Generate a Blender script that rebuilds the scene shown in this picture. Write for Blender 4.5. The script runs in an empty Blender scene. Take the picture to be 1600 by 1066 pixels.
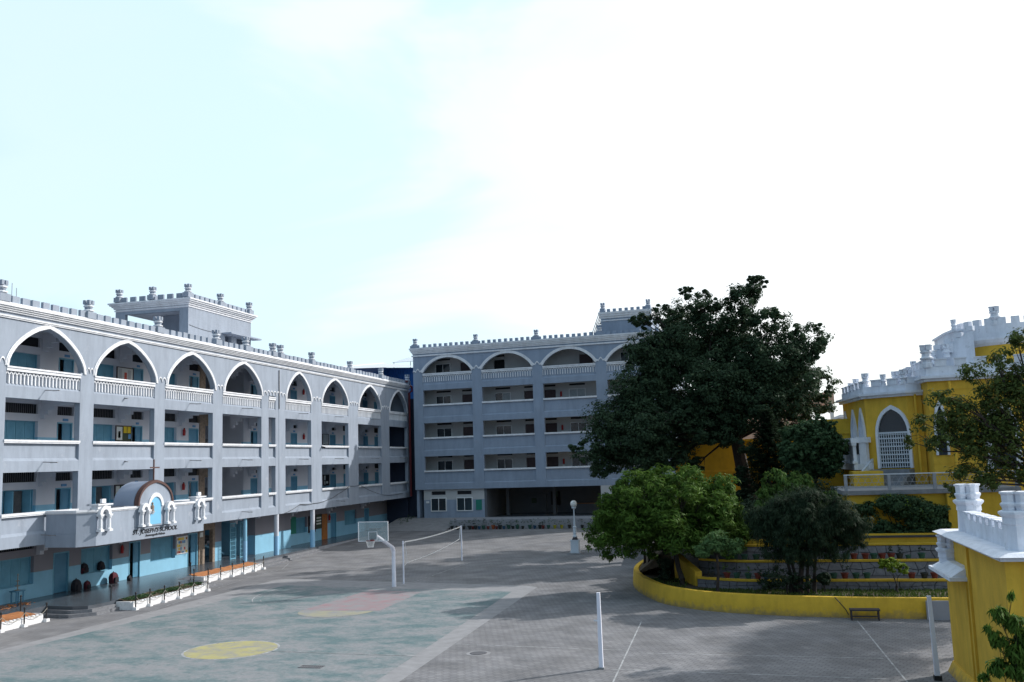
import bpy, bmesh, math, random
import numpy as np
from mathutils import Vector, Matrix
random.seed(7); RNG = np.random.default_rng(11)
S = bpy.context.scene; COL = S.collection
R = math.radians

# ------------------------------------------------------------------ camera
cam = bpy.data.cameras.new('camera'); camo = bpy.data.objects.new('camera', cam); COL.objects.link(camo)
yaw, pitch, roll = R(-13.5647), R(7.2419), R(-1.886)
fw = Vector((math.sin(yaw)*math.cos(pitch), math.cos(yaw)*math.cos(pitch), math.sin(pitch)))
rt = Vector((math.cos(yaw), -math.sin(yaw), 0)); up = rt.cross(fw)
r2 = rt*math.cos(roll)+up*math.sin(roll); u2 = -rt*math.sin(roll)+up*math.cos(roll)
camo.matrix_world = Matrix(((r2.x,u2.x,-fw.x,32.467),(r2.y,u2.y,-fw.y,0),(r2.z,u2.z,-fw.z,6.015),(0,0,0,1)))
cam.sensor_width = 36; cam.lens = 36*1476.7/1600; cam.clip_end = 3000; cam.clip_start = 0.1
S.camera = camo

# ------------------------------------------------------------------ world, sun, exposure
SUN_EL, SUN_AZ = R(31), R(38)                     # azimuth measured from +X towards +Y
sdir = Vector((math.cos(SUN_EL)*math.cos(SUN_AZ), math.cos(SUN_EL)*math.sin(SUN_AZ), math.sin(SUN_EL)))
W = bpy.data.worlds.new('World'); S.world = W; W.use_nodes = True
nt = W.node_tree; nt.nodes.clear()
def nn(t, nt=nt, **k):
    n = nt.nodes.new(t)
    for a, b in k.items(): setattr(n, a, b)
    return n
sky = nn('ShaderNodeTexSky'); sky.sky_type = 'NISHITA'; sky.sun_disc = False
sky.sun_elevation = SUN_EL; sky.sun_rotation = R(90)-SUN_AZ
sky.air_density = 1.0; sky.dust_density = 3.0; sky.ozone_density = 1.5
bg = nn('ShaderNodeBackground'); bg.inputs['Strength'].default_value = 0.06
veil = nn('ShaderNodeBackground'); veil.inputs['Strength'].default_value = 1.0
geo = nn('ShaderNodeNewGeometry')
dot = nn('ShaderNodeVectorMath', operation='DOT_PRODUCT')
dot.inputs[1].default_value = tuple(-v for v in sdir)
nt.links.new(geo.outputs['Incoming'], dot.inputs[0])
ramp = nn('ShaderNodeValToRGB'); ramp.color_ramp.interpolation = 'EASE'
tc = nn('ShaderNodeTexCoord')
mr = nn('ShaderNodeMapRange'); mr.inputs[1].default_value = -1; mr.inputs[2].default_value = 1
nt.links.new(dot.outputs['Value'], mr.inputs[0])
cn = nn('ShaderNodeTexNoise'); cn.inputs['Scale'].default_value = 1.6; cn.inputs['Detail'].default_value = 5; cn.inputs['Roughness'].default_value = .55; cn.inputs['Distortion'].default_value = .6
mp = nn('ShaderNodeMapping'); mp.inputs['Scale'].default_value = (1, 1, 2.6)
nt.links.new(tc.outputs['Generated'], mp.inputs[0]); nt.links.new(mp.outputs[0], cn.inputs['Vector'])
ad = nn('ShaderNodeMath', operation='MULTIPLY_ADD'); ad.inputs[1].default_value = .75; ad.inputs[2].default_value = -.375
nt.links.new(cn.outputs['Fac'], ad.inputs[0])
a2 = nn('ShaderNodeMath', operation='ADD'); nt.links.new(ad.outputs[0], a2.inputs[0]); nt.links.new(mr.outputs[0], a2.inputs[1])
nt.links.new(a2.outputs[0], ramp.inputs['Fac'])
e = ramp.color_ramp.elements
e[0].position = 0.05; e[0].color = (.02, .045, .10, 1)
e[1].position = 1.0; e[1].color = (1.0, .98, .95, 1)
for p, c in ((.28, (.035,.08,.16,1)), (.42, (.45,.68,.84,1)), (.55, (.68,.85,.93,1)), (.68, (.66,.85,.95,1)), (.80, (.84,.91,.95,1))):
    q = ramp.color_ramp.elements.new(p); q.color = c
# the thin cloud veil gets thinner towards the zenith
sxz = nn('ShaderNodeSeparateXYZ'); nt.links.new(tc.outputs['Generated'], sxz.inputs[0])
mz = nn('ShaderNodeMapRange'); mz.interpolation_type = 'SMOOTHSTEP'; mz.inputs[1].default_value = .45; mz.inputs[2].default_value = 1.0; mz.inputs[3].default_value = 1.0; mz.inputs[4].default_value = .65
nt.links.new(sxz.outputs[2], mz.inputs[0]); nt.links.new(mz.outputs[0], veil.inputs['Strength'])
nt.links.new(ramp.outputs[0], veil.inputs['Color'])
adds = nn('ShaderNodeAddShader'); out = nn('ShaderNodeOutputWorld')
nt.links.new(sky.outputs[0], bg.inputs['Color'])
nt.links.new(bg.outputs[0], adds.inputs[0]); nt.links.new(veil.outputs[0], adds.inputs[1]); nt.links.new(adds.outputs[0], out.inputs['Surface'])
sl = bpy.data.lights.new('sun', 'SUN'); so = bpy.data.objects.new('sun', sl); COL.objects.link(so)
sl.energy = 4.6; sl.angle = R(0.55); sl.color = (1, .965, .92)
so.rotation_euler = (-sdir).to_track_quat('-Z', 'Y').to_euler()
S.view_settings.view_transform = 'Standard'; S.view_settings.look = 'None'
S.view_settings.exposure = 0.0; S.view_settings.gamma = 1.0; S.view_settings.use_curve_mapping = False

# ------------------------------------------------------------------ materials
def mat(name, col, rough=.85, var=.12, scale=1.2, bump=0, bscale=25, streak=0, metal=0, spec=.3, blotch=None, alpha=None, trans=0):
    m = bpy.data.materials.new(name); m.use_nodes = True; t = m.node_tree; b = t.nodes['Principled BSDF']
    b.inputs['Roughness'].default_value = rough; b.inputs['Metallic'].default_value = metal
    b.inputs['Specular IOR Level'].default_value = spec
    if trans: b.inputs['Transmission Weight'].default_value = trans
    if alpha is not None: b.inputs['Alpha'].default_value = alpha
    g = nn('ShaderNodeNewGeometry', t)
    n = nn('ShaderNodeTexNoise', t); n.inputs['Scale'].default_value = scale; n.inputs['Detail'].default_value = 6; n.inputs['Roughness'].default_value = .62
    t.links.new(g.outputs['Position'], n.inputs['Vector'])
    r = nn('ShaderNodeValToRGB', t); c = Vector(col)
    r.color_ramp.elements[0].position = .3; r.color_ramp.elements[1].position = .7
    r.color_ramp.elements[0].color = (*(c*(1-var)), 1); r.color_ramp.elements[1].color = (*(c*(1+var)), 1)
    t.links.new(n.outputs['Fac'], r.inputs[0]); last = r.outputs[0]
    if streak:
        mpn = nn('ShaderNodeMapping', t); mpn.inputs['Scale'].default_value = (1.5, 1.5, .3)
        t.links.new(g.outputs['Position'], mpn.inputs[0])
        n2 = nn('ShaderNodeTexNoise', t); n2.inputs['Scale'].default_value = 1.3; n2.inputs['Detail'].default_value = 7; n2.inputs['Roughness'].default_value = .7
        t.links.new(mpn.outputs[0], n2.inputs['Vector'])
        r3 = nn('ShaderNodeValToRGB', t); r3.color_ramp.elements[0].position = .42; r3.color_ramp.elements[1].position = .72
        r3.color_ramp.elements[0].color = (0,0,0,1); r3.color_ramp.elements[1].color = (streak,)*3+(1,)
        t.links.new(n2.outputs['Fac'], r3.inputs[0])
        mx = nn('ShaderNodeMix', t, data_type='RGBA'); mx.inputs[7].default_value = (*(c*.38), 1)
        t.links.new(r3.outputs[0], mx.inputs[0]); t.links.new(last, mx.inputs[6]); last = mx.outputs[2]
    if blotch:
        bc, bs, lo, hi = blotch
        n4 = nn('ShaderNodeTexNoise', t); n4.inputs['Scale'].default_value = bs; n4.inputs['Detail'].default_value = 8; n4.inputs['Roughness'].default_value = .7
        t.links.new(g.outputs['Position'], n4.inputs['Vector'])
        r4 = nn('ShaderNodeMapRange', t); r4.inputs[1].default_value = lo; r4.inputs[2].default_value = hi
        t.links.new(n4.outputs['Fac'], r4.inputs[0])
        mx2 = nn('ShaderNodeMix', t, data_type='RGBA'); mx2.inputs[7].default_value = (*bc, 1)
        t.links.new(r4.outputs[0], mx2.inputs[0]); t.links.new(last, mx2.inputs[6]); last = mx2.outputs[2]
    if name in ('yellow_paint', 'yellow_wall'):   # splashed dirt near the paving
        sz_ = nn('ShaderNodeSeparateXYZ', t); t.links.new(g.outputs['Position'], sz_.inputs[0])
        n9 = nn('ShaderNodeTexNoise', t); n9.inputs['Scale'].default_value = 3.5; n9.inputs['Detail'].default_value = 8; n9.inputs['Roughness'].default_value = .7; t.links.new(g.outputs['Position'], n9.inputs['Vector'])
        m9 = nn('ShaderNodeMath', t, operation='MULTIPLY_ADD'); m9.inputs[1].default_value = -.9; t.links.new(n9.outputs['Fac'], m9.inputs[0]); t.links.new(sz_.outputs[2], m9.inputs[2])
        r9 = nn('ShaderNodeMapRange', t); r9.inputs[1].default_value = -.92; r9.inputs[2].default_value = -.62; r9.inputs[3].default_value = .75; r9.inputs[4].default_value = 0; t.links.new(m9.outputs[0], r9.inputs[0])
        x9 = nn('ShaderNodeMix', t, data_type='RGBA'); x9.inputs[7].default_value = (.17,.14,.09,1); t.links.new(r9.outputs[0], x9.inputs[0]); t.links.new(last, x9.inputs[6]); last = x9.outputs[2]
    t.links.new(last, b.inputs['Base Color'])
    if bump:
        n3 = nn('ShaderNodeTexNoise', t); n3.inputs['Scale'].default_value = bscale; n3.inputs['Detail'].default_value = 5
        t.links.new(g.outputs['Position'], n3.inputs['Vector'])
        bu = nn('ShaderNodeBump', t); bu.inputs['Strength'].default_value = bump; bu.inputs['Distance'].default_value = .02
        t.links.new(n3.outputs['Fac'], bu.inputs['Height']); t.links.new(bu.outputs[0], b.inputs['Normal'])
    return m
M = {}
M['grey'] = mat('grey_paint', (.262,.305,.372), .8, .07, .5, .25, 30, streak=.32, blotch=((.33,.36,.42), .9, .6, .72))
M['grey2'] = mat('blue_grey_paint', (.245,.30,.39), .8, .07, .5, .25, 30, streak=.28, blotch=((.26,.30,.38), .9, .6, .72))
M['white'] = mat('white_paint', (.66,.68,.72), .7, .07, 1.5, .15, 30, streak=.35)
M['pwhite'] = mat('palace_white', (.74,.77,.84), .75, .08, 2.5, .4, 18, streak=.3, blotch=((.36,.38,.40), 3.1, .6, .75))
M['yellow'] = mat('yellow_paint', (.72,.445,.05), .8, .09, 1.6, .3, 20, streak=.35)
M['ywall'] = mat('yellow_wall', (.62,.395,.035), .75, .1, 1.8, .35, 16, streak=.3, blotch=((.28,.2,.05), 2.2, .62, .8))
M['plaster'] = mat('pale_corridor_plaster', (.55,.57,.63), .85, .05, .8)
M['cream'] = mat('cream_wall', (.44,.45,.46), .85, .05, .8)
M['teal'] = mat('teal_shutter', (.14,.34,.46), .55, .1, 2)
M['teal_dark'] = mat('teal_door', (.07,.21,.33), .5, .1, 2)
M['aqua'] = mat('aqua_wall', (.21,.44,.60), .6, .08, .9, streak=.1)
M['colblue'] = mat('light_blue_column', (.27,.50,.72), .55, .06, 2)
M['mauve'] = mat('mauve_wall', (.22,.215,.245), .8, .06, .9)
M['dark'] = mat('dark_void', (.012,.014,.018), .9, .1, 1)
M['ventdark'] = mat('vent_opening_dark', (.02,.022,.028), .9, .1, 1)  # darkness of the vent openings put into the colour
M['glass'] = mat('window_glass', (.02,.03,.04), .12, .1, 1, spec=.6)
M['curtain'] = mat('curtain', (.35,.38,.40), .9, .15, 6)
M['alu'] = mat('white_frame', (.62,.64,.66), .5, .04, 3)
M['brown'] = mat('brown_door', (.07,.05,.055), .6, .15, 4)
M['red'] = mat('red_paint', (.35,.02,.02), .5, .1, 3)
M['maroon'] = mat('maroon_pipe', (.16,.03,.035), .6, .1, 2)
M['black'] = mat('black_iron', (.02,.02,.022), .55, .2, 8)
M['steel'] = mat('steel', (.22,.22,.23), .5, .15, 6, metal=.3)
M['stonep'] = mat('brown_stone', (.24,.19,.15), .9, .35, 7, .5, 12)
M['vault'] = mat('vault_paint', (.24,.29,.38), .6, .06, 1, .2)
M['vrim'] = mat('brown_rim', (.09,.05,.045), .7, .1, 2)
M['niche'] = mat('niche_blue', (.16,.42,.62), .7, .05, 2)
M['text'] = mat('dark_letters', (.035,.04,.05), .6, .1, 5)
M['floor'] = mat('polished_floor', (.075,.085,.10), .24, .3, .9, spec=.5)
M['step'] = mat('step_stone', (.16,.165,.18), .8, .25, 5, .4, 20)
M['plinth'] = mat('plinth', (.27,.28,.31), .8, .12, 1, .2, streak=.2)
M['wplant'] = mat('whitewashed_planter', (.66,.66,.67), .85, .12, 5, .5, 14, blotch=((.33,.32,.31), 5, .58, .75))
M['terra'] = mat('terracotta_soil', (.36,.15,.06), .9, .3, 5, .6, 18)
M['soil'] = mat('soil', (.07,.055,.035), .95, .35, 4, .8, 14)
M['pole'] = mat('white_pole', (.76,.77,.86), .45, .06, 3, streak=.15)
M['net'] = mat('white_tape', (.8,.8,.8), .8, .08, 5)
M['blue'] = mat('blue_sheet', (.02,.11,.33), .5, .12, 2)
M['tin'] = mat('light_sheet', (.55,.58,.62), .4, .08, 1.5)
M['solar'] = mat('solar_panel', (.56,.60,.64), .25, .05, 1, spec=.6)
M['wood'] = mat('orange_wood', (.32,.12,.03), .5, .2, 4)
M['greenb'] = mat('green_board', (.02,.17,.13), .7, .1, 3)
M['boardg'] = mat('olive_board', (.05,.07,.045), .8, .1, 3)
M['paper'] = mat('paper_white', (.62,.64,.62), .8, .06, 3)
M['papy'] = mat('paper_yellow', (.70,.50,.03), .8, .06, 3)
M['papg'] = mat('paper_green', (.20,.52,.28), .8, .06, 3)
M['papr'] = mat('paper_red', (.55,.10,.07), .8, .06, 3)
M['papb'] = mat('paper_blue', (.12,.28,.50), .8, .06, 3)
M['bagk'] = mat('black_bag', (.018,.018,.025), .8, .3, 8, .5, 20)
M['bagr'] = mat('maroon_bag', (.07,.012,.022), .8, .3, 8, .5, 20)
M['pink'] = mat('pink_building', (.45,.30,.23), .85, .06, .5)
M['bwhite'] = mat('far_white', (.62,.62,.63), .85, .06, .5)
M['rstone'] = mat('riser_stone', (.13,.13,.14), .9, .25, 6, .6, 9)
M['joint'] = mat('riser_joint', (.06,.06,.065), .95, .2, 6)
M['slab'] = mat('terrace_slab', (.22,.23,.25), .85, .2, 3, .3)
M['rail'] = mat('grey_railing', (.30,.32,.36), .6, .1, 3)
M['bench'] = mat('bench_metal', (.045,.04,.045), .7, .2, 6)
M['cover'] = mat('manhole_iron', (.09,.09,.10), .7, .2, 9, .4, 30)
M['conc'] = mat('pale_concrete', (.245,.245,.255), .85, .14, 2, .3, 20)
M['halld'] = mat('hall_shade_paint', (.10,.11,.125), .85, .1, 1)  # deep shade of the open hall put into a darker wall colour
M['endshade'] = mat('end_shade_blue', (.03,.04,.07), .85, .1, 1)  # shade at the block's far end painted in as navy
M['globe'] = mat('milky_globe', (.68,.68,.66), .25, .03, 2, spec=.5)
M['lampw'] = mat('lamp_white', (.55,.60,.66), .5, .06, 4)
M['bark'] = mat('bark', (.035,.028,.025), .9, .35, 6, .8, 12)
M['barkl'] = mat('pale_bark', (.13,.115,.10), .9, .3, 6, .6, 12)
M['chain'] = mat('pale_chain', (.28,.26,.22), .7, .2, 9)
for k, c in dict(potg=(.025,.08,.06), potr=(.14,.03,.025), potb=(.02,.07,.14), poty=(.32,.29,.03), potk=(.025,.03,.03), poto=(.28,.08,.03)).items():
    M[k] = mat('pot_'+k, c, .6, .15, 5)
def leafmat(name, c1, c2, c3=None):
    m = bpy.data.materials.new(name); m.use_nodes = True; t = m.node_tree; b = t.nodes['Principled BSDF']
    g = nn('ShaderNodeNewGeometry', t); r = nn('ShaderNodeValToRGB', t)
    r.color_ramp.elements[0].color = (*c1, 1); r.color_ramp.elements[1].color = (*c2, 1)
    if c3: q = r.color_ramp.elements.new(.76); q.color = (*c2, 1); r.color_ramp.elements[-1].color = (*c3, 1)
    n = nn('ShaderNodeTexNoise', t); n.inputs['Scale'].default_value = .9; n.inputs['Detail'].default_value = 2
    t.links.new(g.outputs['Position'], n.inputs['Vector'])
    a = nn('ShaderNodeMath', t, operation='MULTIPLY_ADD'); a.inputs[1].default_value = .55
    t.links.new(g.outputs['Random Per Island'], a.inputs[0])
    s = nn('ShaderNodeMath', t, operation='MULTIPLY'); s.inputs[1].default_value = .5
    t.links.new(n.outputs['Fac'], s.inputs[0]); t.links.new(s.outputs[0], a.inputs[2]); t.links.new(a.outputs[0], r.inputs[0])
    t.links.new(r.outputs[0], b.inputs['Base Color']); b.inputs['Roughness'].default_value = .7; b.inputs['Specular IOR Level'].default_value = .15
    tr = nn('ShaderNodeBsdfTranslucent', t); t.links.new(r.outputs[0], tr.inputs['Color'])
    mx = nn('ShaderNodeMixShader', t); mx.inputs[0].default_value = .28
    t.links.new(b.outputs[0], mx.inputs[1]); t.links.new(tr.outputs[0], mx.inputs[2])
    t.links.new(mx.outputs[0], t.nodes['Material Output'].inputs['Surface'])
    return m
M['lbig'] = leafmat('big_tree_leaf', (.02,.042,.026), (.058,.098,.046))
M['lfran'] = leafmat('frangipani_leaf', (.028,.07,.014), (.115,.205,.03))
M['lfran2'] = leafmat('pale_leaf', (.06,.13,.045), (.15,.25,.09))
M['lfea'] = leafmat('feathery_leaf', (.014,.03,.017), (.034,.062,.03))
M['llight'] = leafmat('bright_leaf', (.05,.11,.03), (.14,.23,.05))
M['lround'] = leafmat('shrub_leaf', (.025,.06,.03), (.08,.14,.06))
M['lrt'] = leafmat('rusty_leaf', (.03,.055,.018), (.085,.12,.03), (.30,.10,.025))
M['ldark'] = leafmat('dark_leaf', (.015,.03,.018), (.035,.06,.03))
M['lsm'] = leafmat('yellow_green_leaf', (.08,.14,.015), (.22,.30,.03))
M['grass'] = leafmat('grass', (.03,.06,.015), (.09,.13,.03))
M['flower'] = leafmat('flower', (.45,.08,.03), (.7,.25,.12))

# ------------------------------------------------------------------ builders
class MB:
    """mesh collector; faces may carry a material index"""
    def __init__(s, tf=None): s.v = []; s.f = []; s.tf = tf
    def add(s, vs, fs):
        o = len(s.v)
        s.v += [tuple(s.tf(*p)) if s.tf else tuple(p) for p in vs]
        s.f += [tuple(i+o for i in f) for f in fs]; return s
    def box(s, a, b, top=1.0, axis=2):
        (x0,y0,z0),(x1,y1,z1) = a, b
        cx, cy = (x0+x1)/2, (y0+y1)/2; k = top
        vs = [(x0,y0,z0),(x1,y0,z0),(x1,y1,z0),(x0,y1,z0)]
        vs += [(cx+(x-cx)*k, cy+(y-cy)*k, z1) for x, y in ((x0,y0),(x1,y0),(x1,y1),(x0,y1))]
        return s.add(vs, [(3,2,1,0),(4,5,6,7),(0,1,5,4),(1,2,6,5),(2,3,7,6),(3,0,4,7)])
    def prism(s, poly, z0, z1, top=None):
        n = len(poly); top = top or poly
        return s.add([(x,y,z0) for x,y in poly]+[(x,y,z1) for x,y in top],
                     [tuple(range(n-1,-1,-1)), tuple(range(n,2*n))]+[(i,(i+1)%n,(i+1)%n+n,i+n) for i in range(n)])
    def loft(s, rings, cap=True):
        n = len(rings[0]); vs = [p for r in rings for p in r]; fs = []
        for k in range(len(rings)-1):
            for i in range(n):
                j = (i+1) % n; fs.append((k*n+i, k*n+j, (k+1)*n+j, (k+1)*n+i))
        if cap: fs += [tuple(range(n-1,-1,-1)), tuple(range((len(rings)-1)*n, len(rings)*n))]
        return s.add(vs, fs)
    def lathe(s, c, prof, n=12, rot=0):
        return s.loft([[(c[0]+r*math.cos(rot+2*math.pi*i/n), c[1]+r*math.sin(rot+2*math.pi*i/n), c[2]+z) for i in range(n)] for r, z in prof])
    def tube(s, pts, rads, n=6):
        pts = [Vector(p) for p in pts]; rings = []
        if not hasattr(rads, '__len__'): rads = [rads]*len(pts)
        pu = Vector((0.13,0.31,0.94))
        for i, p in enumerate(pts):
            d = (pts[min(i+1, len(pts)-1)]-pts[max(i-1, 0)]).normalized()
            if abs(d.dot(pu)) > .98: pu = Vector((1,0,0.1)).normalized()
            a = d.cross(pu).normalized(); b = d.cross(a)
            rings.append([tuple(p+a*rads[i]*math.cos(2*math.pi*k/n)+b*rads[i]*math.sin(2*math.pi*k/n)) for k in range(n)])
        return s.loft(rings)
    def ribbon(s, inner, outer, w0, w1, closed=False):
        """band between two polylines given as (u, v), extruded from w0 to w1; tf gets (u, v, w)"""
        n = len(inner); vs = []
        for w in (w0, w1):
            vs += [(u, v, w) for u, v in inner]+[(u, v, w) for u, v in outer]
        fs = []
        for i in range(n-1):
            a, b, c, d = i, i+1, n+i+1, n+i; o = 2*n
            fs += [(a,b,c,d), (d+o,c+o,b+o,a+o), (b,a,a+o,b+o), (d,c,c+o,d+o)]
        fs += [(0,n,3*n,2*n), (n-1,3*n-1,4*n-1,2*n-1)]
        return s.add(vs, fs)
    def holed(s, u0, u1, v0, v1, holes, w0, w1):
        """wall in (u, v) with rectangular holes, thickness w0..w1"""
        us = sorted({u0, u1, *[min(max(h[0],u0),u1) for h in holes], *[min(max(h[1],u0),u1) for h in holes]})
        vs = sorted({v0, v1, *[min(max(h[2],v0),v1) for h in holes], *[min(max(h[3],v0),v1) for h in holes]})
        def solid(i, j):
            if i < 0 or j < 0 or i >= len(us)-1 or j >= len(vs)-1: return False
            cu, cv = (us[i]+us[i+1])/2, (vs[j]+vs[j+1])/2
            return not any(h[0] < cu < h[1] and h[2] < cv < h[3] for h in holes)
        for i in range(len(us)-1):
            for j in range(len(vs)-1):
                if not solid(i, j): continue
                a, b, c, d = us[i], us[i+1], vs[j], vs[j+1]
                s.add([(a,c,w0),(b,c,w0),(b,d,w0),(a,d,w0)], [(0,1,2,3)]); s.add([(a,c,w1),(b,c,w1),(b,d,w1),(a,d,w1)], [(3,2,1,0)])
                for ni, nj, p, q in ((i-1,j,(a,c),(a,d)), (i+1,j,(b,c),(b,d)), (i,j-1,(a,c),(b,c)), (i,j+1,(a,d),(b,d))):
                    if not solid(ni, nj): s.add([(*p,w0),(*q,w0),(*q,w1),(*p,w1)], [(0,1,2,3)])
        return s
WL = {}
def link(o, parent=None):
    COL.objects.link(o)
    if parent: o.parent = parent
    return o
def fin(me, mats):
    for m in (mats if isinstance(mats, (list, tuple)) else [mats]): me.materials.append(M[m])
def obj(name, mb, m, parent=None, at=None, smooth=False, label=None, kind=None, me=None, rz=0, fix=True):
    """mesh object. at=None: mb is in world space, origin goes to the base centre; at given: mb local, object stands at that world point"""
    if me is None:
        v = np.array(mb.v, dtype=float)
        if at is None:
            lo, hi = v.min(0), v.max(0); at = ((lo[0]+hi[0])/2, (lo[1]+hi[1])/2, lo[2]); v = v-np.array(at)
        me = bpy.data.meshes.new(name); me.from_pydata(v.tolist(), [], mb.f)
        if fix:
            bm = bmesh.new(); bm.from_mesh(me); bmesh.ops.recalc_face_normals(bm, faces=bm.faces); bm.to_mesh(me); bm.free()
        fin(me, m)
        if smooth:
            me.shade_smooth(); me.set_sharp_from_angle(angle=R(38))
    o = bpy.data.objects.new(name, me); link(o, parent)
    p = WL[parent.name] if parent else Vector((0,0,0))
    o.location = Vector(at)-p; o.rotation_euler = (0,0,rz); WL[o.name] = Vector(at)
    if label: o['label'] = label
    if kind: o['kind'] = kind
    return o
def thing(name, loc, label, cat, group=None):
    o = bpy.data.objects.new(name, None); link(o); o.location = loc; o.empty_display_size = .3; WL[o.name] = Vector(loc)
    return tag(o, label, cat, group)
def tag(o, label, cat, group=None):
    o['label'] = label; o['category'] = cat
    if group: o['group'] = group
    return o
def struct(name, mb, m, **k): return obj(name, mb, m, kind='structure', **k)
def bevel(o, w=.02, seg=1):
    b = o.modifiers.new('bevel', 'BEVEL'); b.width = w; b.segments = seg; b.limit_method = 'ANGLE'; return o
def gz(y):
    t = min(max((y-58)/26, 0), 1); return -.45+.45*t*t*(3-2*t)
ordn = ['first','second','third','fourth','fifth','sixth','seventh','eighth','ninth','tenth','eleventh','twelfth','thirteenth','fourteenth','fifteenth','sixteenth','seventeenth','eighteenth','nineteenth','twentieth','twenty-first','twenty-second','twenty-third','twenty-fourth','twenty-fifth','twenty-sixth','twenty-seventh']

# ------------------------------------------------------------------ ground
def ground_material():
    m = bpy.data.materials.new('paver_ground'); m.use_nodes = True; t = m.node_tree; b = t.nodes['Principled BSDF']
    g = nn('ShaderNodeNewGeometry', t); mpn = nn('ShaderNodeMapping', t); mpn.inputs['Rotation'].default_value = (0,0,R(24))
    t.links.new(g.outputs['Position'], mpn.inputs[0])
    br = nn('ShaderNodeTexBrick', t); br.inputs['Scale'].default_value = 1; br.inputs['Brick Width'].default_value = .30; br.inputs['Row Height'].default_value = .17
    br.inputs['Mortar Size'].default_value = .014; br.inputs['Color1'].default_value = (.235,.232,.24,1); br.inputs['Color2'].default_value = (.175,.175,.188,1); br.inputs['Mortar'].default_value = (.095,.095,.10,1)
    t.links.new(mpn.outputs[0], br.inputs['Vector'])
    n = nn('ShaderNodeTexNoise', t); n.inputs['Scale'].default_value = .35; n.inputs['Detail'].default_value = 9; n.inputs['Roughness'].default_value = .65
    t.links.new(g.outputs['Position'], n.inputs['Vector'])
    r = nn('ShaderNodeValToRGB', t); r.color_ramp.elements[0].position = .3; r.color_ramp.elements[1].position = .72
    r.color_ramp.elements[0].color = (.155,.16,.175,1); r.color_ramp.elements[1].color = (.245,.24,.24,1)
    t.links.new(n.outputs['Fac'], r.inputs[0])
    n2 = nn('ShaderNodeTexNoise', t); n2.inputs['Scale'].default_value = .8; n2.inputs['Detail'].default_value = 6
    t.links.new(g.outputs['Position'], n2.inputs['Vector'])
    # pavers show most on the right part of the yard, worn cement wash elsewhere
    sx = nn('ShaderNodeSeparateXYZ', t); t.links.new(g.outputs['Position'], sx.inputs[0])
    mr1 = nn('ShaderNodeMapRange', t); mr1.inputs[1].default_value = 18; mr1.inputs[2].default_value = 22; mr1.inputs[3].default_value = .35; mr1.inputs[4].default_value = .75
    t.links.new(sx.outputs[0], mr1.inputs[0])
    mx = nn('ShaderNodeMix', t, data_type='RGBA'); t.links.new(mr1.outputs[0], mx.inputs[0]); t.links.new(r.outputs[0], mx.inputs[6]); t.links.new(br.outputs['Color'], mx.inputs[7])
    r5 = nn('ShaderNodeMapRange', t); r5.inputs[1].default_value = .35; r5.inputs[2].default_value = .7; r5.inputs[3].default_value = .76; r5.inputs[4].default_value = 1.14
    t.links.new(n2.outputs['Fac'], r5.inputs[0])
    vm = nn('ShaderNodeVectorMath', t, operation='SCALE'); t.links.new(mx.outputs[2], vm.inputs[0]); t.links.new(r5.outputs[0], vm.inputs['Scale'])
    t.links.new(vm.outputs[0], b.inputs['Base Color']); b.inputs['Roughness'].default_value = .85; b.inputs['Specular IOR Level'].default_value = .2
    bu = nn('ShaderNodeBump', t); bu.inputs['Strength'].default_value = .5; bu.inputs['Distance'].default_value = .01
    t.links.new(br.outputs['Fac'], bu.inputs['Height']); bu.invert = True; t.links.new(bu.outputs[0], b.inputs['Normal'])
    return m
M['ground'] = ground_material()
mb = MB(); xs = [-400,-60,-10,60,400]; ys = [-400,-40,20]+[30+2*i for i in range(32)]+[100,140,600]
vs = [(x,y,gz(y)) for y in ys for x in xs]; nx = len(xs)
mb.add(vs, [(j*nx+i, j*nx+i+1, (j+1)*nx+i+1, (j+1)*nx+i) for j in range(len(ys)-1) for i in range(nx-1)])
struct('ground', mb, 'ground', at=(0,0,0))
G = -.45
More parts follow.
